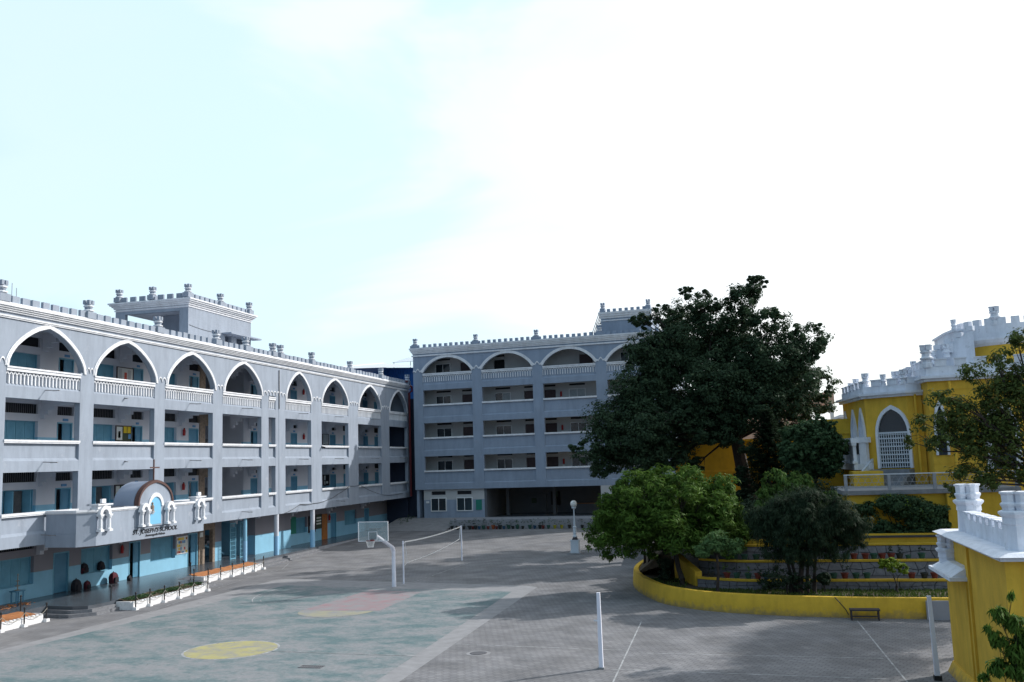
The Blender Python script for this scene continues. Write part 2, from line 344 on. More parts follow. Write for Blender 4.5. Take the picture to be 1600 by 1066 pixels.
# painted ball court
def court_material():
    m = bpy.data.materials.new('worn_court_paint'); m.use_nodes = True; t = m.node_tree; b = t.nodes['Principled BSDF']
    g = nn('ShaderNodeNewGeometry', t)
    mpn = nn('ShaderNodeMapping', t); mpn.inputs['Rotation'].default_value = (0,0,R(8)); mpn.inputs['Scale'].default_value = (.9,1.25,1)
    t.links.new(g.outputs['Position'], mpn.inputs[0])
    n = nn('ShaderNodeTexNoise', t); n.inputs['Scale'].default_value = .55; n.inputs['Detail'].default_value = 12; n.inputs['Roughness'].default_value = .8; n.inputs['Distortion'].default_value = .15
    t.links.new(mpn.outputs[0], n.inputs['Vector'])
    r = nn('ShaderNodeValToRGB', t); cr = r.color_ramp
    cr.elements[0].position = .41; cr.elements[0].color = (.105,.16,.17,1); cr.elements[1].position = .74; cr.elements[1].color = (.265,.27,.285,1)
    for p, c in ((.485,(.165,.20,.21,1)), (.54,(.22,.232,.242,1)), (.62,(.235,.238,.25,1))):
        q = cr.elements.new(p); q.color = c
    t.links.new(n.outputs['Fac'], r.inputs[0])
    ns = nn('ShaderNodeTexNoise', t); ns.inputs['Scale'].default_value = 7; ns.inputs['Detail'].default_value = 8; ns.inputs['Roughness'].default_value = .75; t.links.new(g.outputs['Position'], ns.inputs['Vector'])
    rs_ = nn('ShaderNodeMapRange', t); rs_.inputs[1].default_value = .3; rs_.inputs[2].default_value = .7; rs_.inputs[3].default_value = .78; rs_.inputs[4].default_value = 1.16; t.links.new(ns.outputs['Fac'], rs_.inputs[0])
    vs_ = nn('ShaderNodeVectorMath', t, operation='SCALE'); t.links.new(r.outputs[0], vs_.inputs[0]); t.links.new(rs_.outputs[0], vs_.inputs['Scale']); t.links.new(vs_.outputs[0], b.inputs['Base Color'])
    b.inputs['Roughness'].default_value = .8; b.inputs['Specular IOR Level'].default_value = .2
    return m
M['court'] = court_material()
def worn(name, c, base=(.225,.23,.24), lo=.42, hi=.6, sc=1.4):
    return mat(name, c, .85, .08, 2, blotch=(base, sc, lo, hi))
M['cyel'] = worn('worn_yellow', (.36,.33,.15), lo=.45, hi=.68)
M['cyel2'] = worn('faded_yellow', (.28,.27,.20), lo=.42, hi=.62)
M['cred'] = worn('worn_red', (.27,.175,.19), lo=.36, hi=.6)
M['cline'] = worn('worn_line', (.44,.45,.46), lo=.38, hi=.58, sc=2.2)
M['cdark'] = worn('worn_dark_line', (.09,.17,.18), lo=.42, hi=.6, sc=2)
def sheet(name, poly, z, m): return struct(name, MB().add([(x,y,z) for x,y in poly], [tuple(range(len(poly)))]), m)
sheet('court_edge_path', [(20.75,49.3),(5.6,52.3),(5.2,51.6),(4.2,20),(22.05,20),(21.65,48.6)], G+.003, 'conc')
sheet('ball_court', [(20.7,46.9),(7.1,49.4),(5.1,30),(4.9,20),(21.4,20)], G+.007, 'court')
def disc(cx, cy, r, z, m, name, n=48): sheet(name, [(cx+r*math.cos(2*math.pi*i/n), cy+r*math.sin(2*math.pi*i/n)) for i in range(n)], z, m)
disc(13.9,31.95,1.72, G+.010, 'cline', 'painted_circle_rim'); disc(13.9,31.95,1.64, G+.014, 'cyel', 'painted_centre_circle')
def ringarc(name, cx, cy, r, w, a0, a1, z, m, n=40):
    mb = MB(); P = [R(a0+(a1-a0)*i/n) for i in range(n+1)]
    mb.add([(cx+r*math.cos(a), cy+r*math.sin(a), z) for a in P]+[(cx+(r+w)*math.cos(a), cy+(r+w)*math.sin(a), z) for a in P], [(i,i+1,n+2+i,n+1+i) for i in range(n)])
    struct(name, mb, m)
mbk = [(12.3,40.75),(16.1,40.9),(16.0,46.8),(12.9,47.6)]
sheet('painted_key_area', mbk, G+.010, 'cred')
n=30; sheet('painted_free_throw_half_circle', [(14.1+1.75*math.cos(math.pi+math.pi*i/n), 40.75+1.75*math.sin(math.pi+math.pi*i/n)) for i in range(n+1)], G+.014, 'cyel2')
def line(name, a, b, w, z, m='cline'):
    a, b = Vector(a), Vector(b); d = (b-a).normalized(); p = Vector((-d.y, d.x))*w/2
    sheet(name, [tuple(a+p), tuple(b+p), tuple(b-p), tuple(a-p)], z, m)
line('court_line', (21.2,31.4), (14.6,31.9), .05, G+.017)
line('court_line', (16.1,40.9), (20.0,46.8), .05, G+.012, 'cline')
ringarc('court_arc_line', 13.9, 46.9, 6.1, .07, 170, 262, G+.0115, 'cdark')
ringarc('court_arc_line', 13.9, 46.9, 6.5, .05, 168, 215, G+.0115, 'cline')
line('court_line', (7.4,48.0), (19.9,45.6), .05, G+.012, 'cdark')
line('court_line', (6.2,34.0), (13,39.4), .06, G+.012, 'cdark')
for a, b in (((28.05,38.6),(28.35,27)), ((36.2,39.2),(36.5,27)), ((28.03,30.0),(36.38,29.42)), ((28.69,32.5),(36.23,32.25)), ((21.9,33.6),(28.2,32.9))):
    line('yard_line', a, b, .05, G+.004)
line('yard_line', (14.2,50.3), (14.6,60.9), .05, gz(59)+.012)
for a, b in (((1.68,60.4),(2.9,57.1)), ((2.9,57.1),(2.95,52.3)), ((2.95,52.3),(4.9,39.9)), ((4.9,39.9),(3.9,39.7))):
    line('yard_thin_line', a, b, .035, G+.016)
disc(23.2,32.05,.42, G+.006, 'conc', 'manhole_surround')
mo = obj('manhole_cover', MB().lathe((23.2,32.05,G+.006), [(.29,0),(.29,.012),(.27,.016)], 28), 'cover'); tag(mo, 'round iron manhole cover set in the pavers right of the court', 'manhole cover')
mb = MB()
mb.box((17.85,29.28,G+.008),(18.65,29.34,G+.02)); mb.box((17.85,29.58,G+.008),(18.65,29.64,G+.02))
for i in range(11): mb.box((17.87+i*.075,29.34,G+.008),(17.9+i*.075,29.58,G+.018))
tag(obj('drain_grate', mb, 'cover'), 'rectangular iron drain grate in the painted court', 'drain grate')
rng = random.Random(3)
mb = MB()
for i in range(160):
    x = rng.uniform(5,37); y = rng.uniform(27,60); s_ = rng.uniform(.015,.045)
    mb.add([(x,y,gz(y)+.02),(x+s_,y+s_*.4,gz(y)+.035),(x+s_*.6,y+s_*1.3,gz(y)+.02)], [(0,1,2)])
tag(obj('leaf_litter', mb, 'soil', kind='stuff'), 'scattered dry leaf bits on the yard paving', 'litter')

# ------------------------------------------------------------------ LEFT BUILDING (plane x=0, runs along y)
LB = thing('school_building', (0,60,0), 'long grey school block with pointed arches and blue ground floor along the left side', 'building')
def tfL(u, v, w): return (w, u, v)          # u = y, v = z, w = x
def lb(name, mb, m, **k): return obj(name, mb, m, LB, **k)
BAY = [(30.1,35.15),(36.2,41.18),(42.22,47.42),(48.4,53.52),(54.66,59.72),(60.74,61.75),(63.25,67.5),(69.35,74.6),(76.66,82.05),(84.1,89.05)]
Y0, Y1 = 29.0, 89.75
BEAM = [2.83, 6.24, 9.65]; CAP = [4.28, 7.64]
cols = [(Y0,30.1)]+[(BAY[i][1],BAY[i+1][0]) for i in range(len(BAY)-1)]+[(89.05,Y1)]
for a, b in cols:
    mb = MB(tfL)
    if a > 61.7 and a < 62:
        mb.box((a,2.83,-.32),(62.22,11.17,0)); mb.box((62.27,2.83,-.32),(b,11.17,0)); mb.box((62.2,2.83,-.3),(62.3,11.17,-.05))
    else: mb.box((a,2.83,-.32),(b,11.17,0))
    lb('column', mb, 'grey')
bayn = ['nearest','second','third','fourth','fifth','narrow','seventh','eighth','ninth','last']
for i, (a, b) in enumerate(BAY):
    for L in range(3):
        z = BEAM[L]; e_ = 2e-3
        top = .52 if L < 2 else .55
        mb = MB(tfL); mb.box((a,z,-.30),(b,z+top,-.004))
        # chamfer back to the recessed panel
        mb.add([(a,z+top,-.004),(b,z+top,-.004),(b,z+top+.14,-.14),(a,z+top+.14,-.14),(a,z+top,-.3),(b,z+top,-.3),(b,z+top+.14,-.3),(a,z+top+.14,-.3)],
               [(0,1,2,3),(3,2,6,7),(7,6,5,4),(0,3,7,4),(1,5,6,2),(0,4,5,1)])
        lb('beam', mb, 'grey')
        if L < 2:
            lb('parapet_panel', MB(tfL).box((a,z+top+.142,-.28),(b,CAP[L]-.002,-.142)), 'grey')
            mb = MB(tfL); mb.box((a-.04,CAP[L],-.33),(b+.04,CAP[L]+.10,.05)); mb.box((a-.02,CAP[L]-.06,-.3),(b+.02,CAP[L]-.001,.02))
            lb('sill_cap', mb, 'white')
        else:
            lb('parapet_panel', MB(tfL).box((a,z+top+.142,-.27),(b,10.9,-.13)), 'grey')
            mb = MB(tfL); mb.box((a,10.88,-.3),(b,10.98,.03)); mb.box((a,10.985,-.3),(b,11.02,-.01)); mb.box((a,11.022,-.33),(b,11.1,.05))
            lb('hand_rail', mb, 'white')
            mb = MB(tfL); nb = max(2, round((b-a)/.232)); p = (b-a)/nb
            for k in range(nb+1):
                u = a+k*p; uu0, uu1 = max(a, u-.035), min(b, u+.035)
                mb.box((uu0,10.3,-.128),(uu1,10.70,-.04))
                if k < nb:
                    mb.ribbon([(u+.035,10.70),(u+p/2,10.82),(u+p-.035,10.70)], [(u-.03,10.70),(u+p/2,10.885),(u+p+.03,10.70)], -.128, -.045)
            lb('balustrade', mb, 'white', kind='stuff')
# arches
AI = [(-1,11.1),(-.975,11.42),(-.93,11.64),(-.865,11.87),(-.78,12.1),(-.68,12.31),(-.56,12.53),(-.42,12.74),(-.27,12.92),(-.13,13.03),(0,13.12)]
AI = AI+[(-u, v) for u, v in AI[:-1][::-1]]
ARB = [(30.0,35.2,.0),(36.28,41.4,38.9),(42.3,47.5,45.02),(48.65,53.72,51.21),(54.9,59.75,57.3),(63.45,67.5,65.3),(69.5,74.55,72.03),(76.93,82.02,79.43),(84.3,89.05,86.6)]
def arch_pts(a, b, off=0):
    c, h = (a+b)/2, (b-a)/2
    P = [(c+u*h, v) for u, v in AI]
    if not off: return P
    out_ = []
    for i, (u, v) in enumerate(P):
        p0, p1 = P[max(i-1,0)], P[min(i+1,len(P)-1)]
        dx, dy = p1[0]-p0[0], p1[1]-p0[1]; L_ = math.hypot(dx, dy); out_.append((u-dy/L_*off, v+dx/L_*off))
    if True: out_[0] = (out_[0][0], P[0][1]); out_[-1] = (out_[-1][0], P[-1][1])
    m_ = len(P)//2; out_[m_] = (P[m_][0], P[m_][1]+off*1.15)
    return out_
bounds = [Y0]+[(ARB[i][1]+ARB[i+1][0])/2 for i in range(8)]+[Y1]
for i, (a, b, _) in enumerate(ARB):
    P = arch_pts(a, b); L0, L1 = bounds[i], bounds[i+1]
    mb = MB(tfL)
    mb.ribbon(P, [(u,13.40) for u, v in P], -.32, -.002)
    if P[0][0] > L0: mb.box((L0+.0,11.172,-.32),(P[0][0],13.40,-.002))
    if P[-1][0] < L1: mb.box((P[-1][0],11.172,-.32),(L1,13.40,-.002))
    lb('arch_wall', mb, 'grey')
    Q = arch_pts(a, b, .20); Q2 = arch_pts(a, b, .26)
    mb = MB(tfL); mb.ribbon(P, arch_pts(a, b, .13), -.0, .06); mb.ribbon(arch_pts(a, b, .133), Q, .0, .035)
    lb('arch_moulding', mb, 'white')
# scalloped feet between arches
feet = [(ARB[i][1]+.2, ARB[i+1][0]-.2) for i in range(8)]
for a, b in feet:
    nb = max(2, round((b-a)/.5)); p = (b-a)/nb; mb = MB(tfL)
    for k in range(nb):
        c = a+(k+.5)*p; h = p/2
        hh = .30 if 0 < k < nb-1 else .24
        P = [(c-h+p*j/10, 11.18+hh*math.sin(math.pi*j/10)**.6) for j in range(11)]; Q = [(u, v+.075) for u, v in P]
        mb.ribbon(P, Q, .0, .05)
    lb('scallop_moulding', mb, 'white')
# mouldings, cornice
mb = MB(tfL); mb.box((Y0,13.28,0),(Y1,13.34,.07)); mb.box((Y0,13.342,0),(Y1,13.41,.11)); lb('lower_moulding', mb, 'white')
mb = MB(tfL); mb.box((Y0,13.412,-.32),(Y1,13.56,-.004)); lb('frieze', mb, 'grey')
for k, (z0, z1, x) in enumerate(((13.562,13.64,.10),(13.642,13.72,.17),(13.722,13.80,.24),(13.802,13.90,.31))):
    lb('cornice', MB(tfL).box((Y0,z0,-.32),(Y1+.1,z1,x)), 'white')
lb('roof_kerb', MB(tfL).box((Y0,13.902,-.1),(Y1,13.99,.22)), 'white')
PIN = [35.7,41.62,47.6,53.8,57.5,61.3,62.45,67.6,75.0,82.1,89.2]
# merlons: grey block with a white lip, one shared mesh
mer = MB().box((-.07,-.225,0),(.07,.225,.34)); me_m = None; rj = random.Random(21)
y = 29.3
ys_m = []
while y < 89.4:
    if all(abs(y-p) > .42 for p in PIN): ys_m.append(y)
    y += .655
for y in ys_m:
    o = obj('merlon', mer, 'grey', LB, at=(.06+rj.uniform(-.012,.012),y+rj.uniform(-.02,.02),13.992), me=me_m, rz=rj.uniform(-.03,.03)); me_m = o.data; o.scale = (1,rj.uniform(.94,1.05),rj.uniform(.92,1.06))
lipm = None
def pinnacle(parent, at, rz=0, s=1.0, mg='grey', mw='white', cache={}):
    key = (mg, mw, s)
    if key not in cache:
        b = MB(); b.box((-.24*s,-.33*s,0),(.24*s,.33*s,.34*s)); b.lathe((0,0,.34*s), [(.19*s,0),(.17*s,.12*s),(.20*s,.2*s),(.20*s,.42*s)], 8, R(22.5))
        for q in range(4):
            a = R(45+90*q); c = Vector((math.cos(a), math.sin(a)))*.17*s
            b.box((c.x-.075*s,c.y-.075*s,.742*s),(c.x+.075*s,c.y+.075*s,.96*s))
        w = MB(); w.lathe((0,0,.345*s), [(.20*s,0),(.27*s,.05*s),(.27*s,.09*s),(.21*s,.13*s)], 10); w.lathe((0,0,.60*s), [(.215*s,0),(.25*s,.03*s),(.25*s,.07*s),(.21*s,.1*s)], 10)
        cache[key] = [b, w, None, None]
    c = cache[key]
    o = obj('pinnacle', c[0], mg, parent, at=at, me=c[2], rz=rz); c[2] = o.data
    o2 = obj('pinnacle_ring', c[1], mw, o, at=at, me=c[3]); c[3] = o2.data; o2.location = (0,0,0)
    return o
for y in PIN: pinnacle(LB, (.02,y,13.992))
# slabs, roof, back, ends
for L, z in enumerate((3.07,6.50,9.92)):
    lb('floor_slab', MB().box((-9,Y0,z),(-.325,Y1-.05,z+.25)), 'plaster')
lb('roof_slab', MB().box((-9,Y0,13.4),(-.33,Y1,13.6)), 'plaster')
lb('rear_wall', MB().box((-9.3,Y0,-.4),(-9.02,Y1,13.6)), 'grey')
lb('end_wall', MB().box((-9.0,Y0-.3,-.4),(0,Y0-.01,13.9)), 'grey')
lb('end_wall', MB().box((-9.0,Y1-.04,-.4),(-.33,Y1+.2,9.9)), 'endshade'); lb('end_wall', MB().box((-9.0,Y1-.04,9.902),(-.33,Y1+.2,13.9)), 'grey'); lb('gap_shade_wall', MB().box((-1.5,Y1+.6,-.4),(1.6,Y1+1,12.6)), 'endshade')  # lower end wall and added gap wall coloured dark to stand for shade
# corridor back wall with windows and doors
WINS = [(32.4,34.9),(38.75,41.3),(44.8,47.4),(50.95,53.5)]
DOORS = [(36.55,37.7),(42.68,43.85),(48.9,49.95),(54.85,55.95),(62.8,63.9),(69.1,70.2),(76.45,77.6),(79.25,80.4),(83.9,85.0),(86.65,87.8)]
FL = [0, 3.32, 6.75, 10.17]; CE = [3.07, 6.50, 9.92, 13.4]
BX = -2.55
def split_mat(v0, v1, f, L):  # dado and upper paint
    d = f+1.27
    return [(v0, d, 'aqua'), (d, v1, 'mauve' if L == 0 else 'plaster')]
for L in range(4):
    f, c = FL[L], CE[L]
    W_ = list(WINS) if L else list(WINS)
    D_ = list(DOORS)
    holes = []
    for a, b in W_:
        holes.append((a,b,f+.72 if L == 0 else f+.85,f+2.08)); holes.append((a+.05,b,f+2.45,f+2.95))
    for a, b in D_:
        if L == 0 and a > 60 and a not in (76.45,83.9): continue
        holes.append((a,b,f-1,f+2.08)); holes.append((a,b+.1,f+2.45,f+2.92))
    if L == 0: holes += [(56.75,57.72,-1,2.15),(58.9,62.0,-1,2.7),(69.95,71.9,.85,2.1),(79.4,82.1,.85,2.1)]
    else: holes += [(56.7,57.5,f-1,f+2.3),(57.85,61.8,f-1,c-.1)]
    for v0, v1, m_ in split_mat(f-.3 if L == 0 else f, c, f, L):
        segs = [(Y0,56.05),(58.0 if L == 0 else 57.55,Y1-.05)]
        for s0, s1 in segs:
            hh_ = [h for h in holes if h[3] > v0 and h[2] < v1 and h[1] > s0 and h[0] < s1]
            cuts = sorted([h for h in hh_ if h[2] <= v0 and h[3] >= v1]); u_ = s0
            for h in cuts+[(s1,s1)]:
                if h[0]-u_ > .02: lb('corridor_wall', MB(tfL).holed(u_, h[0], v0, v1, [g for g in hh_ if g not in cuts], BX, BX-.18), m_)
                u_ = h[1]
    hs = [h for h in holes if 56.05 < h[1] and h[0] < (58.0 if L == 0 else 57.55)]
    lb('stone_pier', MB(tfL).holed(56.052, 57.998 if L == 0 else 57.548, f-.2 if L == 0 else f, c, hs, BX+.06, BX-.2), 'stonep')
    # windows: recessed teal shutters
    for a, b in W_ + ([(69.95,71.9),(79.4,82.1)] if L == 0 else []):
        z0, z1 = (f+.72 if L == 0 else f+.85), f+2.08
        fr = MB(tfL); fr.holed(a, b, z0, z1, [(a+.05,b-.05,z0+.05,z1-.05)], BX-.182, BX-.30)
        w = lb('window', fr, 'teal')
        n_ = 4; p = (b-a-.1)/n_
        openw = (L == 1 and a > 35)
        for k in range(n_):
            u = a+.05+k*p
            if openw and k in (1,2) :
                mb = MB(tfL); mb.box((u,z0+.05,BX-.20),(u+.05,z1-.05,BX+.28)) if k == 1 else mb.box((u+p-.05,z0+.05,BX-.2),(u+p,z1-.05,BX+.28))
                obj('shutter', mb, 'teal', w)
                g_ = MB(tfL)
                for q in range(9): g_.box((u+.06+q*(p-.08)/9,z0+.05,BX-.26),(u+.085+q*(p-.08)/9,z1-.05,BX-.24))
                obj('window_grille', g_, 'steel', w, kind='stuff')
                continue
            mb = MB(tfL); mb.box((u+.01,z0+.055,BX-.27),(u+p-.01,z1-.055,BX-.235))
            for q in range(7): mb.box((u+.03+q*(p-.06)/7,z0+.08,BX-.233),(u+.045+q*(p-.06)/7,z1-.08,BX-.222))
            obj('shutter', mb, 'teal', w)
    # near-black slabs stand for the dark inside the ventilator openings, bars over some
    for a, b, z0, z1 in [h for h in holes if h[2]-f > 2.3 and h[3]-f < 3]:
        mb = MB(tfL); mb.box((a,z0,BX-.16),(b,z1,BX-.14))
        v_ = lb('ventilator', mb, 'ventdark')
        if b-a > .5 and L < 3 and a < 60:
            mb = MB(tfL)
            for q in range(int((b-a)/.14)): mb.box((a+.06+q*.14,z0+.02,BX-.138),(a+.075+q*.14,z1-.02,BX-.13))
            obj('ventilator_bars', mb, 'steel', v_, kind='stuff')
    # doors
    for q, (a, b) in enumerate(D_):
        if L == 0 and a > 60 and a not in (76.45,83.9): continue
        z1 = f+2.08; fr = MB(tfL)
        fr.box((a,f,BX-.17),(a+.06,z1,BX+.02)); fr.box((b-.06,f,BX-.17),(b,z1,BX+.02)); fr.box((a+.062,z1-.07,BX-.17),(b-.062,z1,BX+.02))
        d_ = lb('door', fr, 'teal')
        ajar = (L*7+q*3) % 4 in (0,1,2) and q < 5
        aa = a+.08+(.40 if ajar else 0)
        mb = MB(tfL); mb.box((aa,f+.02,BX-.10),(b-.065,z1-.075,BX-.06)); mb.box((aa+.1,f+.2,BX-.058),(b-.16,f+.95,BX-.05)); mb.box((aa+.1,f+1.1,BX-.058),(b-.16,z1-.25,BX-.05))
        obj('door_leaf', mb, 'teal_dark', d_)
        if L: obj('number_plate', MB(tfL).box((a+.42,z1+.07,BX+.002),(b-.35,z1+.2,BX+.03)), 'papb', d_)
# stairwell
for L in range(4):
    f, c = FL[L], CE[L]
    lb('stairwell_wall', MB(tfL).box((57.6,f+.01,-6.2),(62.0,c-.01,-6.0)), 'aqua' if L == 0 else 'plaster')
    lb('stairwell_wall', MB(tfL).box((61.95,f+.01,-6.0),(62.1,c-.01,BX-.2)), 'aqua' if L == 0 else 'plaster')
    mb = MB(tfL)
    for k in range(9): mb.box((58.0+k*.3,f+.01+k*.17,-5.2),(58.3+k*.3+.05,f+.18+k*.17,-4.2))
    lb('staircase', mb, 'plinth')
    mb = MB(tfL)
    mb.add([(57.9,f+1.25,-3.9),(57.9,f+1.37,-3.9),(61.4,f+.25,-3.9),(61.4,f+.13,-3.9),(57.9,f+1.25,-3.82),(57.9,f+1.37,-3.82),(61.4,f+.25,-3.82),(61.4,f+.13,-3.82)], [(0,1,2,3),(7,6,5,4),(0,4,5,1),(1,5,6,2),(2,6,7,3),(3,7,4,0)])
    lb('stair_rail', mb, 'aqua')
# cross beams with stepped haunches
for L in range(4):
    for a, b in cols[1:-1]:
        c = CE[L]; y = a+.25 if a < 60 else (a+b)/2
        mb = MB(tfL); mb.box((y,c-.30,BX+.002),(y+.3,c-.002,-.33))
        mb.box((y+.01,c-.95,BX+.002),(y+.29,c-.302,BX+.22)); mb.box((y+.01,c-.75,BX+.222),(y+.29,c-.302,BX+.45)); mb.box((y+.01,c-.52,BX+.452),(y+.29,c-.302,BX+.8))
        lb('ceiling_beam', mb, 'plaster')
# ground floor round columns and aqua infill
for y, z0 in ((62.2,0),(68.0,0),(58.05,.02)):
    r_ = .17 if y != 58.05 else .13
    c_ = lb('round_column', MB().lathe((-.18 if y != 58.05 else -.3,y,1.30), [(r_,0),(r_,1.52)], 16), 'plaster' if y != 58.05 else 'aqua', smooth=True)
    obj('painted_column_base', MB().lathe((-.18 if y != 58.05 else -.3,y,z0-.02), [(r_+.015,0),(r_+.015,1.318)], 16), 'colblue', c_, smooth=True)
lb('side_room_wall', MB().box((BX+.004,62.5,-.05),(-2.0,68.0,1.35)), 'aqua'); lb('side_room_wall', MB().box((BX+.004,62.5,1.352),(-2.0,68.0,3.06)), 'mauve')
mb = MB(tfL)
for a, b in ((58.95,59.7),(60.25,61.2)):
    mb.box((a,.0,-1.95),(a+.05,2.45,-1.9)); mb.box((b-.05,.0,-1.95),(b,2.45,-1.9)); mb.box((a+.05,2.38,-1.95),(b-.05,2.45,-1.9)); mb.box((a+.05,0.02,-1.95),(b-.05,.08,-1.9))
    for q in range(8): mb.box((a+.06+q*(b-a-.1)/8,.08,-1.935),(a+.075+q*(b-a-.1)/8,2.38,-1.915))
    for q in range(7): mb.box((a+.05,.3+q*.3,-1.913),(b-.05,.32+q*.3,-1.905))
lb('grille_gate', mb, 'teal')
o = lb('orange_door', MB(tfL).box((74.65,0,BX+.003),(75.7,2.1,BX+.06)), 'wood', label='orange brown wooden ground floor door')
o = lb('side_door', MB(tfL).box((72.9,0,BX+.003),(73.0,2.1,BX+.06)), 'teal_dark')
# lamp arms
for y, z in [(38.7,10.12),(38.7,6.70),(44.7,10.1),(44.8,6.7),(50.9,10.1),(51.0,6.7),(57.1,10.1),(57.1,6.7),(57.1,3.3),(65.4,10.1),(65.4,6.7),(65.5,3.36),(71.9,10.1),(71.8,6.7),(72.0,3.3),(79.7,10.15),(79.5,6.7),(86.7,6.7),(38.7,3.3)]:
    short = abs(y-44.75) < .1
    mb = MB(); x1 = .2 if short else .78
    mb.tube([(0,y,z),(x1,y,z-.05)], .02, 6); mb.box((x1-.35 if not short else 0.02,y-.035,z-.06),(x1+.02,y+.035,z-.02))
    lb('wall_lamp_arm', mb, 'steel')
lb('security_camera', MB().tube([(0,69.35,7.64),(.15,69.3,7.6),(.35,69.2,7.55)], [.05,.06,.06], 8), 'black')
lb('rain_pipe', MB().tube([(.05,62.24,10.3),(.05,62.24,13.1)], .035, 8), 'steel')
lb('red_rain_pipe', MB().tube([(.1,88.4,14.2),(.16,89.2,14.25),(.18,89.35,13.9),(.42,89.4,13.7),(.42,89.4,13.3),(.14,89.4,13.1),(.14,89.4,2.9)], .11, 8), 'maroon')
# hanging cable
def sag(a, b, d, n=8): return [tuple(Vector(a).lerp(Vector(b), i/n)-Vector((0,0,d*4*(i/n)*(1-i/n)))) for i in range(n+1)]
mb = MB()
P = [(.06,63.0,2.85),(.06,65.4,3.34),(.06,67.7,3.31),(.06,70.2,3.45),(.06,72.4,3.86),(.06,74.5,4.4),(.06,76.8,4.42),(.06,80.1,3.66),(.06,83.1,3.27),(.06,87.4,3.3)]
for i in range(len(P)-1): mb.tube(sag(P[i], P[i+1], .06), .018, 5)
tag(obj('cable', mb, 'black'), 'black cable sagging across the first floor balcony fronts of the school', 'cable')
# projecting entrance balcony
PX = 2.29
poly = [(0.004,39.0),(1.81,38.85),(PX,39.6),(PX,48.8),(0.004,48.8)]
def inset(p, d): return [(min(x, PX-d) if x > .5 else x, (y+d if y < 44 else y-d)) for x, y in p]
FB = LB
def bfront(z0, z1, off, m_, name):   # wall strip following the outline
    pts = [(0.004,39.0-off),(1.81-.02+off*.6,38.85-off),(PX+off,39.6-off*.3),(PX+off,48.8+off),(0.004,48.8+off)]
    t_ = .18+max(off,0); ins = [(0.004,39.0-off+t_),(1.81-.1,38.85-off+t_),(PX+off-t_,39.6-off*.3+t_*.6),(PX+off-t_,48.8+off-t_),(0.004,48.8+off-t_)]
    mb = MB(); n_ = 5; vs = [(x,y,z0) for x,y in pts]+[(x,y,z1) for x,y in pts]+[(x,y,z0) for x,y in ins]+[(x,y,z1) for x,y in ins]
    fs = []
    for i in range(4):
        j = i+1; fs += [(i,j,j+5,i+5),(10+j,10+i,15+i,15+j),(i+5,j+5,15+j,15+i),(j,i,10+i,10+j)]
    fs += [(0,5,15,10),(4,14,19,9)]
    mb.add(vs, fs); return lb(name, mb, m_)
bfront(2.68,3.28,.02,'grey','balcony_beam'); bfront(3.282,4.22,0,'grey','balcony_parapet'); bfront(4.222,4.28,.03,'white','balcony_cap'); bfront(4.282,4.38,.08,'white','balcony_cap')
lb('balcony_slab', MB().prism([(0.004,39.2),(1.75,39.05),(PX-.2,39.72),(PX-.2,48.6),(0.004,48.6)], 3.05, 3.25), 'plinth')
# niche front, vault, columns
cy = 44.15
P = [(cy-1.42*math.cos(math.pi*i/24), 4.385+1.0*math.sin(math.pi*i/24)**.8+.14*(1-abs(i-12)/12)**2) for i in range(25)]
NI = [(cy+.49,3.38),(cy+.49,4.3)]+[(cy+.49*math.cos(math.pi*i/12), 4.3+.49*math.sin(math.pi*i/12)) for i in range(13)]+[(cy-.49,4.3),(cy-.49,3.38)]
lb('niche_wall', MB().box((PX+.002,42.72,3.3),(PX+.092,45.58,4.384)), 'grey'); gab = lb('gable_front', MB(tfL).ribbon([(u,4.385) for u, v in P], P, PX-.16, PX+.092), 'grey')
mb = MB(tfL); mb.ribbon(P, [(cy+(u-cy)*1.07, 4.385+(v-4.385)*1.12) for i, (u, v) in enumerate(P)], PX-.1, PX+.16)
lb('gable_rim', mb, 'vrim')
mb = MB(tfL); mb.ribbon([(cy+(u-cy)*.99, 4.385+(v-4.385)*.99) for u, v in P], [(cy+(u-cy)*1.04, 4.385+(v-4.385)*1.06) for u, v in P], PX-1.35, PX-.162)
lb('vault_back', MB(tfL).ribbon([(u,4.385) for u, v in P], P, PX-1.3, PX-1.2), 'grey'); lb('vault_roof', mb, 'vault', smooth=True)
mb = MB(tfL); Pn = [(u, v) for u, v in NI]
mb.add([(u,v,PX+.098) for u, v in Pn], [tuple(range(len(Pn)))]); nich = lb('niche', mb, 'niche')
A0 = [(cy+.49*math.cos(math.pi*i/12), 4.3+.49*math.sin(math.pi*i/12)) for i in range(13)]; A1 = [(cy+.66*math.cos(math.pi*i/12), 4.3+.70*math.sin(math.pi*i/12)) for i in range(13)]
obj('niche_moulding', MB(tfL).ribbon(A0, A1, PX+.094, PX+.15), 'white', nich)
def colpair(y0, y1, z0, z1, par):
    mb = MB(); PX = 2.29+(.09 if par else 0)
    for y in (y0, y1):
        mb.box((PX+.03,y-.13,z0),(PX+.29,y+.13,z0+.1)); mb.lathe((PX+.16,y,z0+.1), [(.12,0),(.085,.07),(.08,.5*(z1-z0)),(.105,.55*(z1-z0)),(.12,.62*(z1-z0))], 10)
        mb.box((PX+.03,y-.12,z1-.26),(PX+.27,y+.12,z1-.16), 1.12)
    c, h = (y0+y1)/2, (y1-y0)/2
    t = MB(tfL)
    t.ribbon([(c+(h-.1)*math.cos(math.pi*i/10), z1-.16+(h-.1)*math.sin(math.pi*i/10)) for i in range(11)], [(c+(h+.09)*math.cos(math.pi*i/10), z1-.16+(h+.09)*math.sin(math.pi*i/10)) for i in range(11)], PX+.03, PX+.22)
    mb.v += t.v; o_ = len(mb.v)-len(t.v); mb.f += [tuple(i+o_ for i in f) for f in t.f]
    lb('small_column_arch', mb, 'white')
